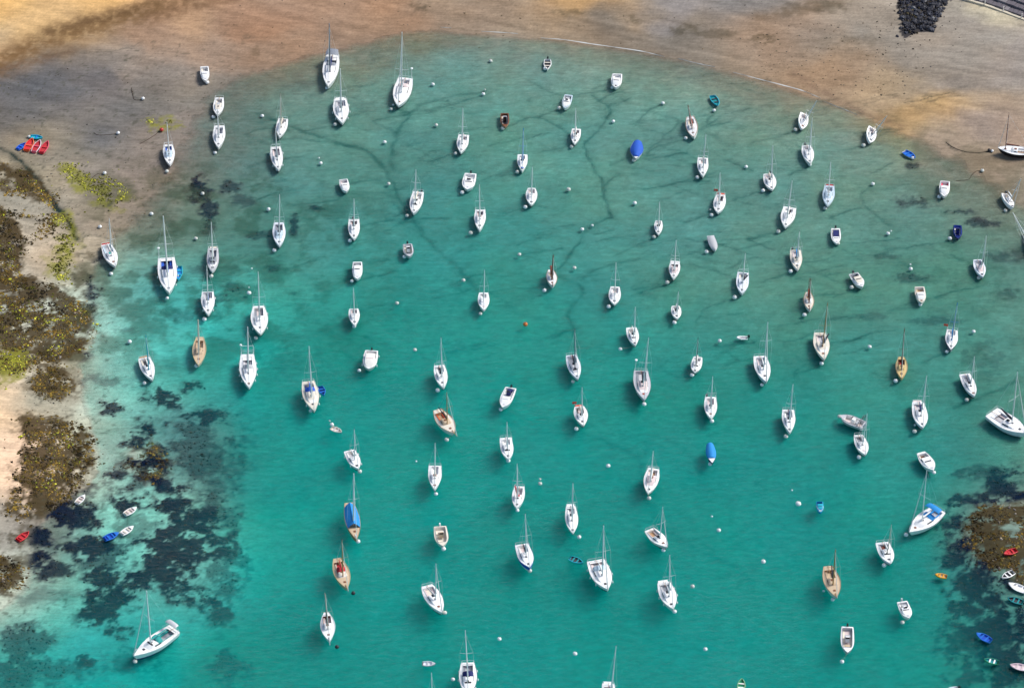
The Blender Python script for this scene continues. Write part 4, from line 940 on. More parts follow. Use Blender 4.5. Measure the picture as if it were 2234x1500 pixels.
b('sloop', (1712,496), (1723,452), 31, (1728,393), 'white sloop with round-ended dark cockpit frames, upper right', (1698,505), sole='charcoal', seats='deck_white', hatch1='charcoal', tr=.9)
b('sloop', (1805,449), (1810,405), 27, (1812,354), 'pale blue-decked sloop, upper right', (1800,454), deck='deck_blue', cabtop='deck_blue', hull='gel_cool', cabside='gel_cool', sail='sail_dark', sailr=.08, seats='deck_blue', rack='canvas_red')
b('motor', (1825,531), (1823,498), 22, None, 'white open boat with square navy cockpit cover', (1828,531), kind='cuddy', mat='canvas_navy', motor=True, cabh=.2, ck=(.10,.58), cabe=.8, fb=.6)
b('motor', (2059,428), (2062,395), 23, None, 'white boat with pink-red cockpit seats near right sand', (2049,429), kind='cuddy', seats='plastic_pink', sole='deck_rose', ck=(.05,.42), motor=False, cabtop='gel_white', rack=None)
b('sloop', (2208,453), (2189,422), 22, (2228,391), 'small white sloop leaning right at the far right sand', (2193,459), heel=30, stretch=False, screen='black', motor=True)
b('motor', (2090,520), (2089,491), 20, None, 'dark blue open boat with white thwart lines, upper right', (2072,520), kind='console', hull='navy', deck='navy', sole='canvas_navy', coam='royal', conscol='navy', seatcol='canvas_navy', motor=False, fb=.6)
b('sloop', (2256,556), (2250,500), 27, (2209,455), 'white sloop half outside right edge, mast leaning left', (), heel=42, stretch=False, hull='gel_cool')
b('sloop', (1740,589), (1735,545), 27, (1744,506), 'cream-decked sloop with blue cover along lower mast', (1725,592), deck='deck_cream', sail='canvas_azure', mastsail=.5, hull='gel_white', cabtop='deck_cream', seats='deck_rose', motor=True, motory=-.5)
b('motor', (1882,625), (1862,596), 23, None, 'white motorboat pointing lower right with dark stern cover', (1858,627), kind='cuddy', ck=(.04,.36), seats='charcoal', sole='charcoal', motorcol='charcoal', cabtop='deck_cream')
b('gaffer', (1766,676), (1763,637), 23, (1769,608), 'white traditional boat with brown sails and sprit, right', (1755,687), deck='deck_cream', cabside='gel_white', cabtop='deck_white', spar='mahogany', sail='sail_red', sailr=.22, boom=.5, mastsail=.7, coam='gel_white', sprit=.9, mizzen=True, fat=1.3)
b('motor', (2011,660), (2006,625), 24, None, 'cream motorboat with orange-brown cockpit, right side', (2008,664), kind='cuddy', hull='gel_warm', deck='deck_cream', sole='teak', seats='pine', ck=(.06,.45), motor=False, hatch1='mahogany')
b('sloop', (2144,604), (2132,566), 26, (2152,514), 'lilac-white sloop with black boom, right edge area', (2135,606), hull='gel_cool', deck='gel_cool', cabtop='deck_rose', sail='sail_dark', sailr=.16, boomang=.35, seats='deck_grey')
b('sloop', (1798,784), (1788,725), 36, (1806,661), 'large white yacht with brown mast and dark sail', (1792,792), spar='spar_wood', sail='sail_dark', sailr=.2, boomang=.45, deck='deck_cream', seats='deck_rose', hatch1='mahogany', hull='gel_warm')
b('sloop', (2074,763), (2077,719), 28, (2089,660), 'navy-hulled sloop with blue sail and red flag', (2066,767), hull='navy', deck='deck_white', sail='canvas_azure', spar='canvas_azure', fat=.9, flag=-1, seats='deck_white', cabtop='deck_white', boot='gel_white', tr=.85, p=1.6)
# left middle
b('sloop', (333,829), (314,780), 30, (318,731), 'white sloop with turquoise mast and wooden stern platform', (315,835), spar='plastic_cyan', rack='teak', hatch0='black', sole='charcoal', seats='deck_cream', spr=False)
b('sloop', (543,846), (539,772), 38, (540,714), 'large white yacht with stern arch and hanging fenders, left', (), arch=True, fend=4, hood='canvas_grey', seats='deck_grey', hatch1='mahogany', fat=1.2)
b('sloop', (686,896), (672,831), 36, (674,755), 'white yacht with blue sprayhood and blue tender, left centre', (678,896), hood='canvas_blue', sail='canvas_blue', fend=3, seats='canvas_navy', sole='slate', deck='deck_cream', hull='gel_warm')
b('motor', (804,804), (811,764), 32, None, 'broad white cabin motorboat with fenders, left centre', (784,808), kind='cuddy', ck=(.05,.30), cabe=.9, cabh=.75, cabtop='gel_warm', fend=2, hull='gel_warm', p=3.2, screen='deck_rose')
b('sloop', (968,846), (958,796), 29, (962,737), 'white sloop with black boom above the wooden gaff boat', (955,851), sail='sail_dark', sailr=.14, boom=.32, boomang=-.15, seats='deck_white', sole='slate', sprh=.42)
b('gaffer', (991,945), (953,893), 34, (978,855), 'wooden gaff cutter with orange deck and many stays', (974,959), hull='gel_warm', deck='deck_cream', coam='teak', sole='teak', seats='plastic_orange', sail='sail_dark', spar='spar_wood', sprit=1.2, boom=.5, sailr=.12, cabtop='pine', bottom='antifoul_black', noheel=True)
b('motor', (1096,888), (1115,845), 27, None, 'white speedboat with navy console cover, centre', (1092,893), kind='cuddy', ck=(.06,.50), mat=None, console=True, conscol='canvas_navy', seatcol='canvas_navy', ct=.28, cabh=.35, sole='gel_white', seats='gel_white', cabtop='gel_white', screen='gel_grey')
b('dinghy', (746,941), (722,932), 13, None, 'grey rowing dinghy tied to a buoy, left centre', [(724,926)], hull='gel_grey', inside='deck_cream', rim='deck_cream', seat='deck_grey')
b('sloop', (782,1022), (762,982), 27, (773,937), 'white sloop pointing lower right above blue-tented wooden boat', (785,1028), seats='deck_white', sole='deck_grey', fend=2, hull='gel_white', p=2.2)
b('sloop', (948,1068), (949,1015), 30, (949,966), 'white sloop with square transom and brown hatch, lower centre', (951,1077), hatch0='mahogany', sole='deck_white', seats='gel_white', tr=.95, p=1.5, hatch1='canvas_brown', spr=False)
b('sloop', (1110,1002), (1103,954), 29, (1106,920), 'white sloop with thin black arc across its cabin', (1109,1005), screen='black', sole='deck_white', seats='gel_white', tr=.9, deck='gel_white', spr=False)
b('sloop', (1127,1108), (1134,1060), 28, (1128,1011), 'white sloop with bright red boom cover', (1129,1113), sail='canvas_red', sailr=.17, boomang=-.3, hatch0='canvas_red', seats='deck_rose')
b('gaffer', (777,1176), (761,1096), 32, (772,1033), 'wooden sailboat under a long blue boom tent', (781,1180), hull='teak', deck='pine', tarp='canvas_azure', tarpt=(.12,.68), spar='gel_white', fat=1.3, sail='canvas_azure', gaff=False, coam='teak', sprit=.3, tr=.6)
b('sloop', (1261,827), (1246,774), 30, (1254,719), 'grey-white sloop with black sail and dark windows, centre', (1250,832), hull='gel_cool', deck='gel_cool', sail='sail_dark', sailr=.16, screen='glass_dark', seats='slate', sole='slate', spar='slate', cabtop='deck_grey')
b('sloop', (1405,872), (1397,808), 38, (1415,737), 'large grey-decked yacht with black boom, centre right', (1405,881), deck='deck_grey', cabtop='deck_rose', sail='sail_dark', sailr=.17, hull='gel_grey', seats='slate', arch=False, hatch1='sail_red', radar=1)
b('sloop', (1515,812), (1523,778), 24, (1523,736), 'small white sloop with dark thin mast, right centre', (1510,818), spar='charcoal', screen='black', seats='deck_white', sole='deck_rose', p=2.2)
b('sloop', (1273,928), (1264,886), 31, (1270,845), 'white sloop with orange bag at its stern, centre', (1257,935), rack='flag_red', flag=-.8, sole='deck_rose', seats='charcoal', spr=False, hull='gel_warm')
b('sloop', (1551,913), (1550,865), 29, (1555,821), 'white sloop with black outboard at port quarter, right', (1553,918), motor=True, motory=-.7, sail='canvas_grey', seats='deck_rose', hatch1='mahogany', deck='deck_white')
b('motor', (1554,1009), (1549,968), 22, None, 'navy boat under an azure tarpaulin, right of centre', (1550,1012), kind='covered', hull='navy', tarp='canvas_azure', tarph=.7, tarpt=(.0,.74), p=1.9, tr=.65, motor=False, deck='deck_white')
b('sloop', (1413,1076), (1426,1021), 33, (1425,983), 'white yacht with brown deck stripes above lower right centre', (1416,1086), deck='deck_white', cabtop='deck_rose', hatch0='mahogany', seats='deck_rose', sole='teak', hull='gel_warm', tr=.7)
b('sloop', (1672,833), (1657,776), 35, (1675,703), 'tall twin-line-masted white yacht right of centre', (1662,839), hull='gel_cool', genoa=.1, seats='deck_rose', sole='slate', sprh=.62)
b('sloop', (1250,1163), (1245,1103), 29, (1250,1054), 'slender white sloop with ladder-like stern, lower centre', (1264,1171), sole='deck_grey', seats='deck_white', rack='gel_white', p=1.9, tr=.7, fb=.75)
# right
b('gaffer', (1967,825), (1967,778), 26, (1973,717), 'yellow-varnished wooden boat with dark red cockpit', (1954,831), hull='honey', deck='honey', coam='mahogany', sole='canvas_red', seats='mahogany', spar='mahogany', sail='sail_brown', cabtop='honey', cabside='honey', rail='spar_wood', gaff=False, bottom='antifoul_black', fat=1.2)
b('sloop', (2127,864), (2104,815), 28, (2126,778), 'white sloop pointing lower right, far right middle', (2109,872), seats='deck_grey', sole='slate', hatch1='mahogany', hull='gel_cool', p=2.2)
b('sloop', (2013,933), (2002,876), 34, (2022,819), 'white sloop with blue boom and black stern hatch, right', [(1995,941),(1996,926)], sail='canvas_navy', hatch0='black', rack='deck_rose', deck='deck_white', hull='gel_cool', seats='deck_rose')
b('sloop', (1723,944), (1719,893), 30, (1730,838), 'narrow white sloop with navy boom and dark stern rail', (1714,952), sail='canvas_navy', sailr=.15, seats='deck_white', sole='slate', tr=.85, p=1.6, deck='deck_white')
b('motor', (1833,905), (1886,927), 21, None, 'long inflatable-sided motorboat with black roll frame', (1831,908), kind='console', hull='gel_grey', deck='deck_grey', frame='charcoal', conscol='gel_white', sole='deck_rose', motorcol='gel_grey', p=3)
b('sloop', (1888,992), (1872,948), 29, (1892,902), 'white sloop directly below the roll-framed motorboat', (1874,997), seats='deck_grey', sole='slate', hull='gel_warm', hatch1='deck_rose', p=2.1)
b('motor', (2037,1025), (2009,986), 28, None, 'white decked boat without mast pointing lower right, right', (2037,1030), kind='cuddy', ck=(.10,.34), cabe=.84, cabh=.35, motor=False, sole='mahogany', seats='deck_cream', p=2.4, tr=.65)
b('sloop', (2240,944), (2163,898), 38, (2221,811), 'big white racing yacht with black boom at right edge', (2219,948), sail='sail_dark', sailr=.2, hull='gel_cool', deck='deck_white', seats='deck_rose', noheel=True, genoa=.1, boomang=.25, fb=1.15, boom=.42)
b('sloop', (1983,1160), (2050,1110), 36, (2023,1026), 'white yacht with azure canopy pointing left, lower right', (1977,1166), hood='canvas_azure', bim='canvas_azure', bimt=(.14,.28), seats='canvas_azure', sail='sail_white', noheel=True, genoa=.09, hatch1='mahogany')
b('motor', (1790,1117), (1788,1093), 17, None, 'tiny azure cabin boat beside a large white buoy', (), kind='pilot', hull='canvas_azure', cabtop='plastic_cyan', deck='plastic_cyan', sole='navy', seats='navy', coam='canvas_azure', motor=False, fb=.5, cabh=.5, screen='glass_dark', tr=.95)
# lower left and bottom
b('sloop', (291,1430), (381,1370), 34, (319,1288), 'white cruising yacht with teal canvas and stern davits', (294,1442), hood='canvas_teal', bim='gel_grey', bimt=(.0,.10), noheel=True, genoa=.1, seats='canvas_teal', sail='canvas_teal', fat=1.2, screen='black', hatch1='charcoal', boot='navy', fb=1.25)
b('gaffer', (757,1283), (735,1217), 34, (746,1178), 'varnished wooden ketch with crimson sails, lower left centre', (), hull='pine', deck='pine', sail='canvas_red', hood='canvas_red', spar='spar_wood', sprit=1.0, coam='mahogany', sole='canvas_red', rail='honey', mizzen=False, bottom='antifoul_black', seats='spar_pale', cabtop='deck_cream', cabside='gel_warm')
b('gaffer', (719,1397), (712,1335), 32, (710,1296), 'white double-ended ketch with brown sails and bowsprit', (), hull='gel_white', deck='deck_white', sail='sail_brown', sailr=.2, spar='spar_pale', sprit=1.3, mizzen=True, coam='mahogany', sole='slate', seats='deck_rose', cabside='gel_white', cabtop='deck_white', rail='gel_white', tr=.3, boom=.5)
b('sloop', (965,1336), (931,1276), 36, (951,1229), 'white yacht pointing lower right with rose cockpit, bottom centre', (970,1336), seats='deck_rose', sole='deck_cream', genoa=.09, arch=False, hatch1='mahogany', tr=.65, boomang=-.2)
b('motor', (966,1190), (960,1147), 31, None, 'cream open motorboat with twin stern posts, lower centre', (968,1197), kind='console', hull='gel_warm', deck='deck_cream', sole='deck_cream', conscol='pine', motorcol='gel_white', seatcol='deck_cream', coam='gel_warm', frame=None)
b('dinghy', (950,1446), (921,1446), 15, None, 'light grey dinghy with a black outboard, bottom centre', (), hull='gel_grey', inside='gel_cool', rim='gel_grey', seat='deck_grey', motor=False, thw=(.4,), deckbow=True)
b('sloop', (1022,1516), (1021,1444), 40, (1015,1374), 'white yacht with navy sprayhood cut by the bottom edge', (988,1481), hood='canvas_navy', sail='canvas_navy', fend=3, seats='slate', sole='deck_grey', arch=False, screen='black', sprh=.55)
b('sloop', (946,1592), (942,1540), 30, (941,1466), 'sailboat below the bottom edge, only its mast showing', ())
b('sloop', (1156,1237), (1138,1186), 34, (1146,1120), 'white-decked sloop with royal blue hull, lower centre', (1156,1244), hull='royal', deck='deck_white', cabtop='deck_white', boot='gel_white', sail='sail_dark', sailr=.12, seats='deck_white', sole='deck_rose', fb=1.15)
b('sloop', (1326,1285), (1299,1221), 45, (1317,1146), 'broad white cruising yacht beside a teal dinghy, lower centre', (1323,1285), fend=3, hood='deck_blue', seats='deck_rose', sole='deck_grey', genoa=.09, hatch1='black', deck='deck_white', fat=1.2)
b('dinghy', (1272,1226), (1242,1215), 13, None, 'teal dinghy trailing behind the broad cruising yacht', (), hull='plastic_teal', inside='charcoal', rim='plastic_cyan', seat='plastic_teal')
b('sloop', (1456,1193), (1416,1154), 33, (1446,1107), 'white sloop pointing lower right with brown cockpit rim', (1447,1199), seats='deck_rose', sole='teak', hatch1='mahogany', genoa=.08, hull='gel_warm', tr=.7)
b('sloop', (1469,1328), (1448,1269), 37, (1461,1210), 'white yacht with black square hatch and fenders, lower right centre', (1472,1333), fend=3, hatch0='black', sole='slate', seats='deck_grey', hatch1='charcoal', rack='gel_white')
b('sloop', (1330,1568), (1326,1490), 34, (1344,1409), 'white yacht mostly below bottom edge with wide spreaders', (), seats='deck_rose', sprh=.32, sail='canvas_navy', rack='gel_cool')
b('dinghy', (1619,1478), (1616,1506), 17, None, 'pale green dinghy cut by the bottom edge', (), hull='lime_paint', inside='plastic_green', rim='lime_paint', seat='gel_warm')
b('gaffer', (1825,1302), (1806,1234), 37, (1823,1199), 'orange varnished wooden sailboat with black boom, lower right', [(1817,1307),(1797,1288)], hull='gel_warm', deck='pine', coam='teak', sole='pine', seats='pine', sail='sail_dark', spar='spar_wood', boom=.48, boomang=.1, cabtop='pine', cabside='pine', sprit=.6, bottom='antifoul_black', fat=1.2, gaff=False, tr=.5)
b('sloop', (1943,1229), (1924,1182), 34, (1945,1144), 'white sloop with maroon cockpit square, lower right', (1929,1232), sole='canvas_brown', seats='deck_grey', spar='spar_pale', screen='glass_dark', hull='gel_cool', p=2.2, cabtop='deck_white')
b('motor', (1983,1347), (1968,1311), 26, None, 'white outboard motorboat near the lower right weed bed', (1969,1357), kind='bowrider', sole='deck_grey', seats='deck_white', motorcol='gel_grey', console=False, p=3)
b('motor', (1849,1422), (1849,1366), 30, None, 'grey-white open workboat with orange bow cushion, lower right', (1837,1442), kind='console', hull='gel_grey', deck='deck_white', coam='gel_grey', sole='deck_rose', conscol='gel_white', bowcush='pine', p=3, ct=.5)
# tenders
b('dinghy', (389,610), (391,580), 16, None, 'small azure tender tied beside the blue-cockpit large yacht', (), hull='plastic_cyan', inside='canvas_azure', rim='plastic_cyan', seat='plastic_cyan', fb=.4)
b('dinghy', (707,860), (698,842), 14, None, 'small blue tender tied beside the blue-hooded yacht', (), hull='plastic_blue', inside='navy', rim='plastic_blue', seat='plastic_blue', fb=.4)
b('dinghy', (185,1078), (167,1097), 13, None, 'white dinghy aground by brown weed, left', (), inside='deck_cream', deckbow=True, seat='deck_rose')
b('dinghy', (298,1105), (272,1121), 13, None, 'white dinghy floating above a pale sand patch, left', (), inside='deck_cream', deckbow=True, seat='deck_rose')
b('dinghy', (291,1146), (265,1164), 13, None, 'white dinghy tied bow to stern with a blue one', (), inside='deck_white', deckbow=True, seat='deck_cream')
b('dinghy', (259,1160), (227,1175), 14, None, 'blue dinghy next to a white one, lower left', (), hull='plastic_blue', inside='royal', rim='plastic_blue', seat='plastic_blue', deckbow=True)
b('dinghy', (63,1158), (38,1178), 14, None, 'red dinghy lying among rocks at left edge', (), hull='plastic_red', inside='canvas_red', rim='plastic_red', seat='plastic_red')
b('dinghy', (2040,1251), (2066,1257), 13, None, 'orange dinghy floating alone beside lower right weed', (), hull='plastic_yellow', inside='pine', rim='plastic_yellow', seat='plastic_yellow', deckbow=True)
b('dinghy', (2190,1207), (2218,1198), 15, None, 'red dinghy on the brown rocks at right edge', (), hull='plastic_red', inside='canvas_red', rim='plastic_red', seat='plastic_red', deckbow=True)
b('dinghy', (2186,1259), (2212,1246), 12, None, 'white rimmed dinghy with black inside at right edge', (), hull='gel_white', inside='charcoal', rim='gel_white', seat='gel_white')
b('dinghy', (2200,1270), (2240,1289), 15, None, 'white upturned-looking dinghy below black-inside one, right edge', (), inside='gel_white', deckbow=True, fb=.4)
b('dinghy', (2198,1302), (2232,1313), 13, None, 'teal dinghy with dark benches at right edge', (), hull='plastic_teal', inside='charcoal', rim='plastic_teal', seat='plastic_teal')
b('dinghy', (2130,1379), (2162,1397), 15, None, 'bright blue dinghy over dark weed, lower right corner', (), hull='plastic_blue', inside='royal', rim='plastic_blue', seat='plastic_blue', deckbow=True)
b('dinghy', (2147,1436), (2179,1444), 13, None, 'green dinghy with white thwarts, lower right corner', (), hull='plastic_green', inside='plastic_teal', rim='plastic_green', seat='gel_white')
b('dinghy', (2204,1448), (2242,1457), 16, None, 'pale pink dinghy at the lower right corner', (), hull='pale_pink', inside='pale_pink', rim='pale_pink', seat='deck_rose')
b('dinghy', (2062,1506), (2090,1500), 20, None, 'white tender with outboard cut by bottom edge, right', (), motor=True, inside='gel_white')
# beached raft of small craft, left
b('dinghy', (93,299), (66,297), 14, None, 'cyan dinghy behind the row of red ones on sand', (), hull='plastic_cyan', inside='plastic_cyan', rim='plastic_cyan', seat='plastic_blue', thw=(.5,), z0=.35)
b('dinghy', (71,300), (57,328), 17, None, 'orange-red dinghy, leftmost of the three beached red ones', (), hull='plastic_orange', inside='plastic_red', rim='plastic_orange', seat='plastic_orange', thw=(.45,), z0=.35)
b('dinghy', (88,304), (73,331), 15, None, 'pink-rimmed dinghy, middle of the three beached red ones', (), hull='plastic_pink', inside='canvas_red', rim='pale_pink', seat='plastic_pink', thw=(.5,), z0=.35)
b('dinghy', (105,306), (90,333), 15, None, 'red dinghy, rightmost of the three beached red ones', (), hull='plastic_red', inside='canvas_red', rim='plastic_pink', seat='plastic_red', thw=(.5,), z0=.35)
b('dinghy', (56,311), (38,325), 14, None, 'dark blue dinghy left of the beached red ones', (), hull='plastic_blue', inside='royal', rim='plastic_blue', seat='plastic_blue', thw=(.5,), z0=.35)

# ------------------------------------------------------------------ mooring buoys
def buoy_mesh(r):
    m = MB(); m.ball((0, 0, r * .45), r, 12, 8, .92)
    m.tube([(0, 0, r * .30), (0, 0, r * .58)], r * 1.03, 14)
    return m
FLOATS = {}
def float_mesh(mat):
    if mat not in FLOATS:
        m = buoy_mesh(.36); o = m.build('float', mat, None, 40); FLOATS[mat] = o.data; bpy.data.objects.remove(o)
    return FLOATS[mat]
m = MB(); m.tube([(math.cos(a) * .07, 0, .52 + .02 + math.sin(a) * .09 ) for a in np.linspace(0, PI, 6)], .022, 5); m.tube([(0, 0, .44), (0, 0, .54)], .045, 6)
_o = m.build('mooring_ring', 'chain_rust'); RING = _o.data; bpy.data.objects.remove(_o)
used = set(B['label'] for B in BOATS)
def buoy(u, v, label, mat='buoy_white', k=1.0, group='white mooring buoys'):
    if mat == 'buoy_white' and rnd.random() < .35: mat = 'buoy_dull'
    p = at(float(u), float(v), .15).ravel(); zg = float(hgt(p[0], p[1])); base = max(0.0, zg + .18 * k)
    p = at(float(u), float(v), base + .15).ravel()
    e = thing('mooring_buoy', label, 'buoy', group)
    e.location = (p[0], p[1], base); e.scale = (k, k, k); e.rotation_euler = (rnd.uniform(-.25, .25), rnd.uniform(-.25, .25), rnd.uniform(0, 6))
    link('float', float_mesh(mat), e); link('mooring_ring', RING, e)
    used.add(label)
    return e
for B in BOATS:
    for i, q in enumerate(B['buoys']):
        small = i > 0
        pre = 'small white pick-up buoy by ' if small else 'white buoy ahead of '
        if len((pre + 'the ' + B['label']).split()) <= 16: pre += 'the '
        buoy(q[0], q[1], pre + B['label'], k=.6 if small else rnd.uniform(.92, 1.15))
        if not small:
            p = at(float(q[0]), float(q[1]), .3).ravel(); d = math.hypot(p[0] - B['bow'][0], p[1] - B['bow'][1])
            if .3 < d < 5:
                # the mooring line belongs to its boat
                inv = B['e'].matrix_basis.inverted(); a = inv @ Vector(B['bow']); c2 = inv @ Vector((p[0], p[1], .5)); md = (a + c2) / 2; md.z -= .12 * d
                m = MB(); m.tube([a, md, c2], .022, 4); m.build('mooring_line', 'rope', B['e'])
FREE = [(312,215,1),(258,290,1),(228,377,1),(572,253,1),(1070,133,1),(944,184,1),(1054,205,1),(1058,195,.5),(952,273,1),(839,310,1),(700,356,1),(696,344,.5),(1338,265,1),(1446,225,1),(1628,364,1),(2143,372,1),(1904,401,1),
 (330,466,1),(218,494,1),(427,520,1),(442,422,1),(543,639,1.15),(549,585,.5),(283,745,1.1),(586,456,1),(848,401,1),(866,661,1),(1011,611,1),(1133,555,1),(905,763,1),(1240,413,1.15),(1385,443,1.1),(1270,500,1),(1292,491,.7),(1253,584,1),
 (1570,743,1),(1937,509,1),(1944,503,.5),(1987,586,1),(1986,576,.5),(1897,756,1),(2124,723,1),(908,1005,.5),(1327,1016,1.1),(1178,1054,1),(1178,1044,.6),(1741,1099,1.4),(1728,1068,.5),(1553,1125,.5),(1568,1156,1),(1665,1224,1.1),
 (1511,1278,1),(1254,1425,1.05),(1539,1415,1),(1089,1393,1),(63,298,.9),(719,917,.45),(543,626,.4),(2165,329,.8)]
def word_dir(du, dv):
    if abs(du) > abs(dv) * 1.2: return 'right of' if du > 0 else 'left of'
    return 'below' if dv > 0 else 'above'
def free_label(u, v, kind):
    near = sorted(BOATS, key=lambda B: (B['px'][0] - u) ** 2 + (B['px'][1] - v) ** 2)
    for B in near:
        l = f"{kind} {word_dir(u - B['px'][0], v - B['px'][1])} {B['label']}"
        if l not in used and len(l.split()) <= 16: return l
for u, v, k in FREE:
    buoy(u, v, free_label(u, v, 'free white buoy' if k > .7 else 'tiny white float'), k=k)
buoy(1146, 707, 'orange buoy floating alone in mid bay', 'buoy_orange', 1.2, 'coloured mooring buoys')
buoy(352, 283, 'red buoy on the sand beside the blue-cushioned sloop', 'buoy_red', 1.15, 'coloured mooring buoys')
buoy(771, 1293, 'black buoy off the bowsprit of the crimson-sailed ketch', 'buoy_black', 1.0, 'coloured mooring buoys')
buoy(735, 1410, 'black buoy beside the bowsprit of the double-ended ketch', 'buoy_black', 1.0, 'coloured mooring buoys')
buoy(2158, 327, 'dark buoy on sand before the stranded black-hulled boat', 'buoy_black', .9, 'coloured mooring buoys')

# ------------------------------------------------------------------ mooring chains lying on the bared sand
for pts, lab in [([(311,216),(302,219),(293,217),(290,208),(287,198),(287,192)], 'chain looped on grey sand below the beached upper-left buoy'), ([(257,291),(240,294),(215,295),(205,290)], 'short chain running left from a buoy on grey sand'),
                 ([(351,284),(338,295),(320,306),(305,314)], 'chain running from the red buoy down the sand'), ([(227,378),(212,380),(202,388),(196,398)], 'chain by the lime-green weed patch'),
                 ([(2164,330),(2130,333),(2105,331),(2080,322),(2064,311)], 'chain curving across sand from stranded black-hulled boat'), ([(2142,373),(2130,374),(2120,382),(2112,392),(2085,395)], 'chain trailing from the buoy on the right sand')]:
    P = smooth_path(ground_at([p[0] for p in pts], [p[1] for p in pts]), 5)
    z = hgt(P[:, 0], P[:, 1]) + .04
    m = MB(); m.tube([(P[i, 0], P[i, 1], z[i]) for i in range(len(P))], .055, 5)
    o = m.build('mooring_chain', 'chain_rust'); o['label'] = lab; o['category'] = 'chain'; o['group'] = 'mooring chains on the sand'

# ------------------------------------------------------------------ seaweed, stones, foam
def clumps(name, pts, size, tint, mat, flat=.5, lift=.0, nv=7):
    """many low ragged tufts in one mesh"""
    n = len(pts); px, py = pts[:, 0], pts[:, 1]; pz = hgt(px, py)
    k = nv
    a = (np.arange(k) / k * 2 * PI)[None] + rng.random((n, 1)) * 6.28
    r = size[:, None] * (.25 + 1.25 * rng.random((n, k)))
    bx = px[:, None] + np.cos(a) * r; by = py[:, None] + np.sin(a) * r; bz = pz[:, None] - .06 + 0 * r
    r2 = r * .55 * (.6 + .8 * rng.random((n, k))); a2 = a + .3
    mx = px[:, None] + np.cos(a2) * r2; my = py[:, None] + np.sin(a2) * r2; mz = pz[:, None] + size[:, None] * flat * (.35 + .9 * rng.random((n, k))) + lift
    tx = px + size * (rng.random(n) - .5) * .3; ty = py + size * (rng.random(n) - .5) * .3; tz = pz + size * flat * (.5 + .7 * rng.random(n)) + lift
    V = np.concatenate([np.stack([bx, by, bz], 2), np.stack([mx, my, mz], 2), np.stack([tx, ty, tz], 1)[:, None]], 1)
    m = 2 * k + 1; F = []
    for j in range(k):
        q = (j + 1) % k
        F += [(j, q, k + q), (j, k + q, k + j), (k + j, k + q, 2 * k)]
    F = np.array(F); F = (np.arange(n)[:, None, None] * m + F[None]).reshape(-1, 3)
    me = np_mesh(name, V.reshape(-1, 3), F)
    tint = tint * (.25 + 1.5 * sstep(.25, .75, fbm(px, py, 3.0, 411, 3)))[:, None]
    vcol(me, np.repeat(tint, m, 0) * (.75 + .5 * rng.random((n * m, 1))))
    me.materials.append(M[mat]); o = link(name, me); o['kind'] = 'stuff'
    return o
def scatter(P, dens, thr, seed, sc=2.2):
    P = np.array(P); lo, hi = P.min(0) - 4, P.max(0) + 4; n = int((hi - lo).prod() * dens)
    q = lo + rng.random((n, 2)) * (hi - lo)
    w = fbm(q[:, 0], q[:, 1], 2.2, 101, 5, .62); w2 = fbm(q[:, 0], q[:, 1], 6.5, 111, 3)
    jx = rng.normal(0, .5, (n, 2)) * (1 + 3 * (rng.random((n, 1)) < .08)); ok = in_poly(q[:, 0] + jx[:, 0] + (w - .5) * 5, q[:, 1] + jx[:, 1] + (w2 - .5) * 6, [tuple(p) for p in P]) & (fbm(q[:, 0], q[:, 1], sc, seed, 4) > thr) & (np.abs(q[:, 0]) < 105) & (q[:, 1] < 125) & (q[:, 1] > -99)
    return q[ok]
def palette(n, cols, seed):
    r = np.random.default_rng(seed); i = r.integers(0, len(cols), n)
    return np.array(cols)[i] * (.7 + .6 * r.random((n, 1)))
BR = [(.12,.074,.013),(.08,.052,.013),(.15,.095,.015),(.05,.038,.016),(.10,.08,.016),(.05,.032,.013),(.03,.025,.013)]
pts = []
for k, d, th in [('brown_a', 20, .42), ('brown_b', 20, .44), ('brown_c', 24, .34), ('brown_d', 24, .38), ('brown_e', 16, .44), ('brown_f', 20, .38), ('brown_g', 18, .46), ('brown_h', 14, .52), ('brown_i', 16, .5), ('brown_j', 12, .56)]:
    pts.append(scatter(PG[k], d, th, 201))
pts = np.concatenate(pts)
clumps('brown_seaweed', pts, .09 + .34 * rng.random(len(pts)) ** 3, palette(len(pts), BR, 1), 'weed_fronds', .18)
pts = np.concatenate([scatter(PG[k], d, th, 221) for k, d, th in [('lime_a', 16, .44), ('lime_b', 18, .42), ('lime_c', 12, .48), ('lime_d', 8, .56), ('brown_a', 5, .56), ('brown_b', 5, .57), ('brown_h', 5, .55), ('brown_d', 3, .6)]])
clumps('green_seaweed', pts, .08 + .26 * rng.random(len(pts)) ** 3, palette(len(pts), [(.30,.31,.02),(.20,.21,.02),(.10,.10,.02),(.36,.34,.04),(.07,.06,.02)], 2), 'weed_fronds', .4)
# weed standing in the submerged beds
bp = np.where(bed > .45)[0]; bp = bp[(hz[bp] < .02) & (np.abs(x[bp]) < 105) & (y[bp] < 60)]; bp = rng.choice(bp, min(len(bp), 4000), replace=False)
pts = np.stack([x[bp], y[bp]], 1) + (rng.random((len(bp), 2)) - .5) * .5
clumps('submerged_weed', pts, .10 + .24 * rng.random(len(pts)) ** 2, palette(len(pts), [(.008,.014,.022),(.010,.016,.022),(.012,.016,.02),(.03,.024,.014)], 3), 'weed_fronds', .35)  # navy tufts: the water's blue scatter is painted into brown weed
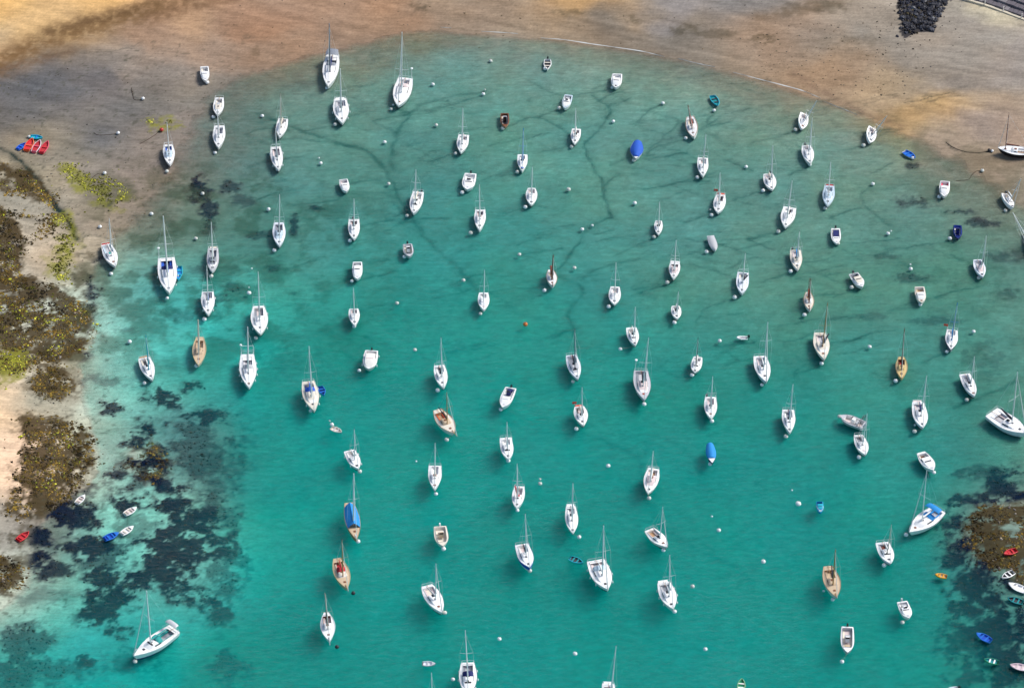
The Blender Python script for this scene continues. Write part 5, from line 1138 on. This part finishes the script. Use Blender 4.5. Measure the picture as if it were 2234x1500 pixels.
# loose stones among the weed and over the flats
pts = np.concatenate([scatter(PG[k], .8, .46, 231) for k in ('brown_a', 'brown_b', 'brown_d', 'brown_g', 'brown_h', 'brown_f')])
clumps('shore_stones', pts, .12 + .22 * rng.random(len(pts)) ** 2, palette(len(pts), [(.20,.17,.13),(.16,.14,.12),(.26,.22,.16),(.10,.09,.085)], 4), 'stone', .6, nv=6)
q = at(rng.uniform(0, 560, 900), rng.uniform(150, 1100, 900)); hh = hgt(q[:, 0], q[:, 1]); q = q[(hh > -.04) & (hh < .8)]
q2 = at(rng.uniform(1650, 2000, 420), rng.uniform(60, 215, 420)); q3 = at(rng.uniform(500, 1700, 160), rng.uniform(0, 110, 160)); q = np.concatenate([q, q2, q3])
clumps('scattered_wrack', q, .08 + .20 * rng.random(len(q)) ** 2, palette(len(q), [(.06,.05,.03),(.10,.07,.04),(.05,.05,.045)], 5), 'weed_fronds', .3, nv=5)

# dark outcrop of weed-covered boulders on the upper right beach
oc = OG.mean(0)
rocks = thing('rock_outcrop', 'dark pile of weedy boulders on the upper right beach', 'rocks')
rocks.location = (oc[0], oc[1], float(hgt(oc[0], oc[1])))
def rock_mesh(seed, n=9):
    r = np.random.default_rng(seed); m = MB(); V = []; 
    for j, (rr, z) in enumerate(((1.0, -.35), (1.0, .15), (.62, .55))):
        for k in range(n):
            a = 2 * PI * k / n + .3 * j; f = rr * (.5 + .9 * r.random()); V.append((math.cos(a) * f, math.sin(a) * f, z + .5 * (r.random() - .5)))
    V.append((.1, 0, .7)); F = []
    for j in range(2):
        for k in range(n): F.append((j * n + k, j * n + (k + 1) % n, (j + 1) * n + (k + 1) % n, (j + 1) * n + k))
    for k in range(n): F.append((2 * n + k, 2 * n + (k + 1) % n, 3 * n))
    m.add(V, F); return m
RM = []
for sd_, mat in ((1, 'rock_dark'), (2, 'rock_dark'), (3, 'rock_blue'), (4, 'rock_dark'), (5, 'rock_grey'), (6, 'rock_blue')):
    if mat not in M: plain(mat, {'rock_dark': (.018,.018,.026), 'rock_blue': (.035,.037,.052), 'rock_grey': (.16,.16,.165)}[mat], .6, .45, 2.5)
    o = rock_mesh(sd_).build('rock', mat); RM.append(o.data); bpy.data.objects.remove(o)
lo, hi = OG.min(0), OG.max(0); cnt = 0
while cnt < 290:
    p = lo + rng.random(2) * (hi - lo)
    if not in_poly(np.array([p[0]]), np.array([p[1]]), [tuple(g) for g in OG])[0]: continue
    o = link('rock', RM[int(rng.choice(6, p=[.24, .24, .16, .2, .04, .12]))], rocks); s = .22 + .5 * rng.random() ** 2
    o.location = (p[0] - oc[0], p[1] - oc[1], float(hgt(p[0], p[1])) - rocks.location.z + .1); o.scale = (s, s * rnd.uniform(.7, 1.2), s * rnd.uniform(.6, 1.0)); o.rotation_euler = (0, 0, rnd.uniform(0, 6.28)); cnt += 1
q = lo - 1.5 + rng.random((900, 2)) * (hi - lo + 3); w = fbm(q[:, 0], q[:, 1], 2.0, 77, 3)
q = q[in_poly(q[:, 0] + (w - .5) * 6, q[:, 1] + (w - .5) * 6, [tuple(g) for g in OG])]
o = clumps('rock_weed', q, .15 + .25 * rng.random(len(q)), palette(len(q), [(.02,.02,.03),(.035,.03,.03),(.05,.04,.02),(.03,.032,.045)], 6), 'weed_fronds', .6, lift=.15)
o.parent = rocks; o.matrix_parent_inverse = Matrix.Translation(-rocks.location)

q = oc + rng.normal(0, 1, (160, 2)) * (hi - lo) * .55; q = q[~in_poly(q[:, 0], q[:, 1], [tuple(g) for g in OG])]
clumps('stray_stones', q, .08 + .22 * rng.random(len(q)) ** 2, palette(len(q), [(.04,.04,.045),(.10,.09,.08),(.05,.045,.035)], 8), 'stone', .5, nv=5)
# low sea wall across the upper right corner: pale footing, dark stone facing in courses, posts on the edge
wall = thing('sea_wall', 'dark stone sea wall crossing the upper right corner', 'wall')
A = ground_at(np.array([2078., 2160., 2240., 2330.]), np.array([-6., 18., 47., 84.])); zb = float(hgt(A[1, 0], A[1, 1])); wall.location = (A[0, 0], A[0, 1], zb)
def wall_strip(name, mat, off0, off1, z0, z1, n=24, jit=0.0):
    m = MB(); T = np.linspace(0, 3, n); R = []
    for t in T:
        i = min(int(t), 2); p = A[i] + (A[i + 1] - A[i]) * (t - i); d = A[3] - A[0]; d = d / np.hypot(*d); nrm = np.array([-d[1], d[0]]); nrm = nrm if nrm[1] > 0 else -nrm
        a = p + nrm * off0 - A[0]; c = p + nrm * off1 - A[0]; j = jit * rnd.uniform(-1, 1)
        R.append([(a[0], a[1], z0 - .4), (a[0], a[1], z0 + j), (c[0], c[1], z1 + j), (c[0], c[1], z0 - .4)])
    m.rows(R); return m.build(name, mat, wall)
wall_strip('footing', 'wall_pale', 0, .55, .30, .32, jit=.03)
for k in range(9):
    o0 = .60 + k * 1.55
    # facing stones, course by course up the slope
    for j in range(26):
        t = j / 26 * 3 + (.06 if k % 2 else 0); i = min(int(t), 2); p = A[i] + (A[i + 1] - A[i]) * (t - i); d = A[3] - A[0]; ln = np.hypot(*d); d = d / ln; nrm = np.array([-d[1], d[0]]); nrm = nrm if nrm[1] > 0 else -nrm
        c0 = p + nrm * (o0 + .75) - A[0]
        if proj((c0[0] + A[0, 0], c0[1] + A[0, 1], zb))[1] < -40: continue
        m = MB(); m.box((0, 0, 0), (ln / 26 * .95, 1.45, .5), 0, .93)
        o = m.build('stone', 'wall_stone' if rnd.random() < .72 else 'wall_stone_light', wall); o.location = (c0[0], c0[1], .35 + .42 * k + rnd.uniform(-.06, .06)); o.rotation_euler = (0, 0, math.atan2(d[1], d[0]) + rnd.uniform(-.03, .03))
for t in (.35, .85, 1.35, 1.85, 2.4):
    i = min(int(t), 2); p = A[i] + (A[i + 1] - A[i]) * (t - i) - A[0]; m = MB(); m.tube([(p[0] + .1, p[1] + .3, .2), (p[0] + .1, p[1] + .3, 1.3)], [.11, .09], 6); m.ball((p[0] + .1, p[1] + .3, 1.33), .12, 6, 4); m.build('post', 'gel_warm', wall)

# thin line of foam where the ripples reach the beach
m = MB()
for pts, w0 in [([(1180,83),(1230,87),(1290,96),(1340,103),(1400,112),(1450,124)], .28), ([(1480,128),(1520,138),(1560,146)], .16), ([(1600,158),(1650,171),(1700,184),(1750,198),(1790,214)], .24), ([(1050,69),(1090,71),(1130,74)], .22), ([(1800,222),(1840,238),(1870,250)], .14), ([(960,60),(985,62)], .12)]:
    w0 *= .55; P = smooth_path(at(np.array([p[0] for p in pts], float), np.array([p[1] for p in pts], float), .03), 9); R = []
    for i, p in enumerate(P):
        d = P[min(i + 1, len(P) - 1)] - P[max(i - 1, 0)]; d /= np.hypot(*d); nn = np.array([-d[1], d[0]]); w = w0 * (.25 + .95 * vnoise(np.array([i * .45]), np.array([w0 * 99]), 5)[0]) * math.sin(PI * (i + .5) / len(P)) ** .35
        z = max(.0, float(hgt(p[0], p[1]))) + .02
        R.append([(p[0] - nn[0] * w, p[1] - nn[1] * w, z), (p[0], p[1], z + .05), (p[0] + nn[0] * w, p[1] + nn[1] * w, z)])
    m.rows(R)
o = m.build('shore_foam', 'foam'); o['kind'] = 'stuff'
bpy.context.view_layer.update()
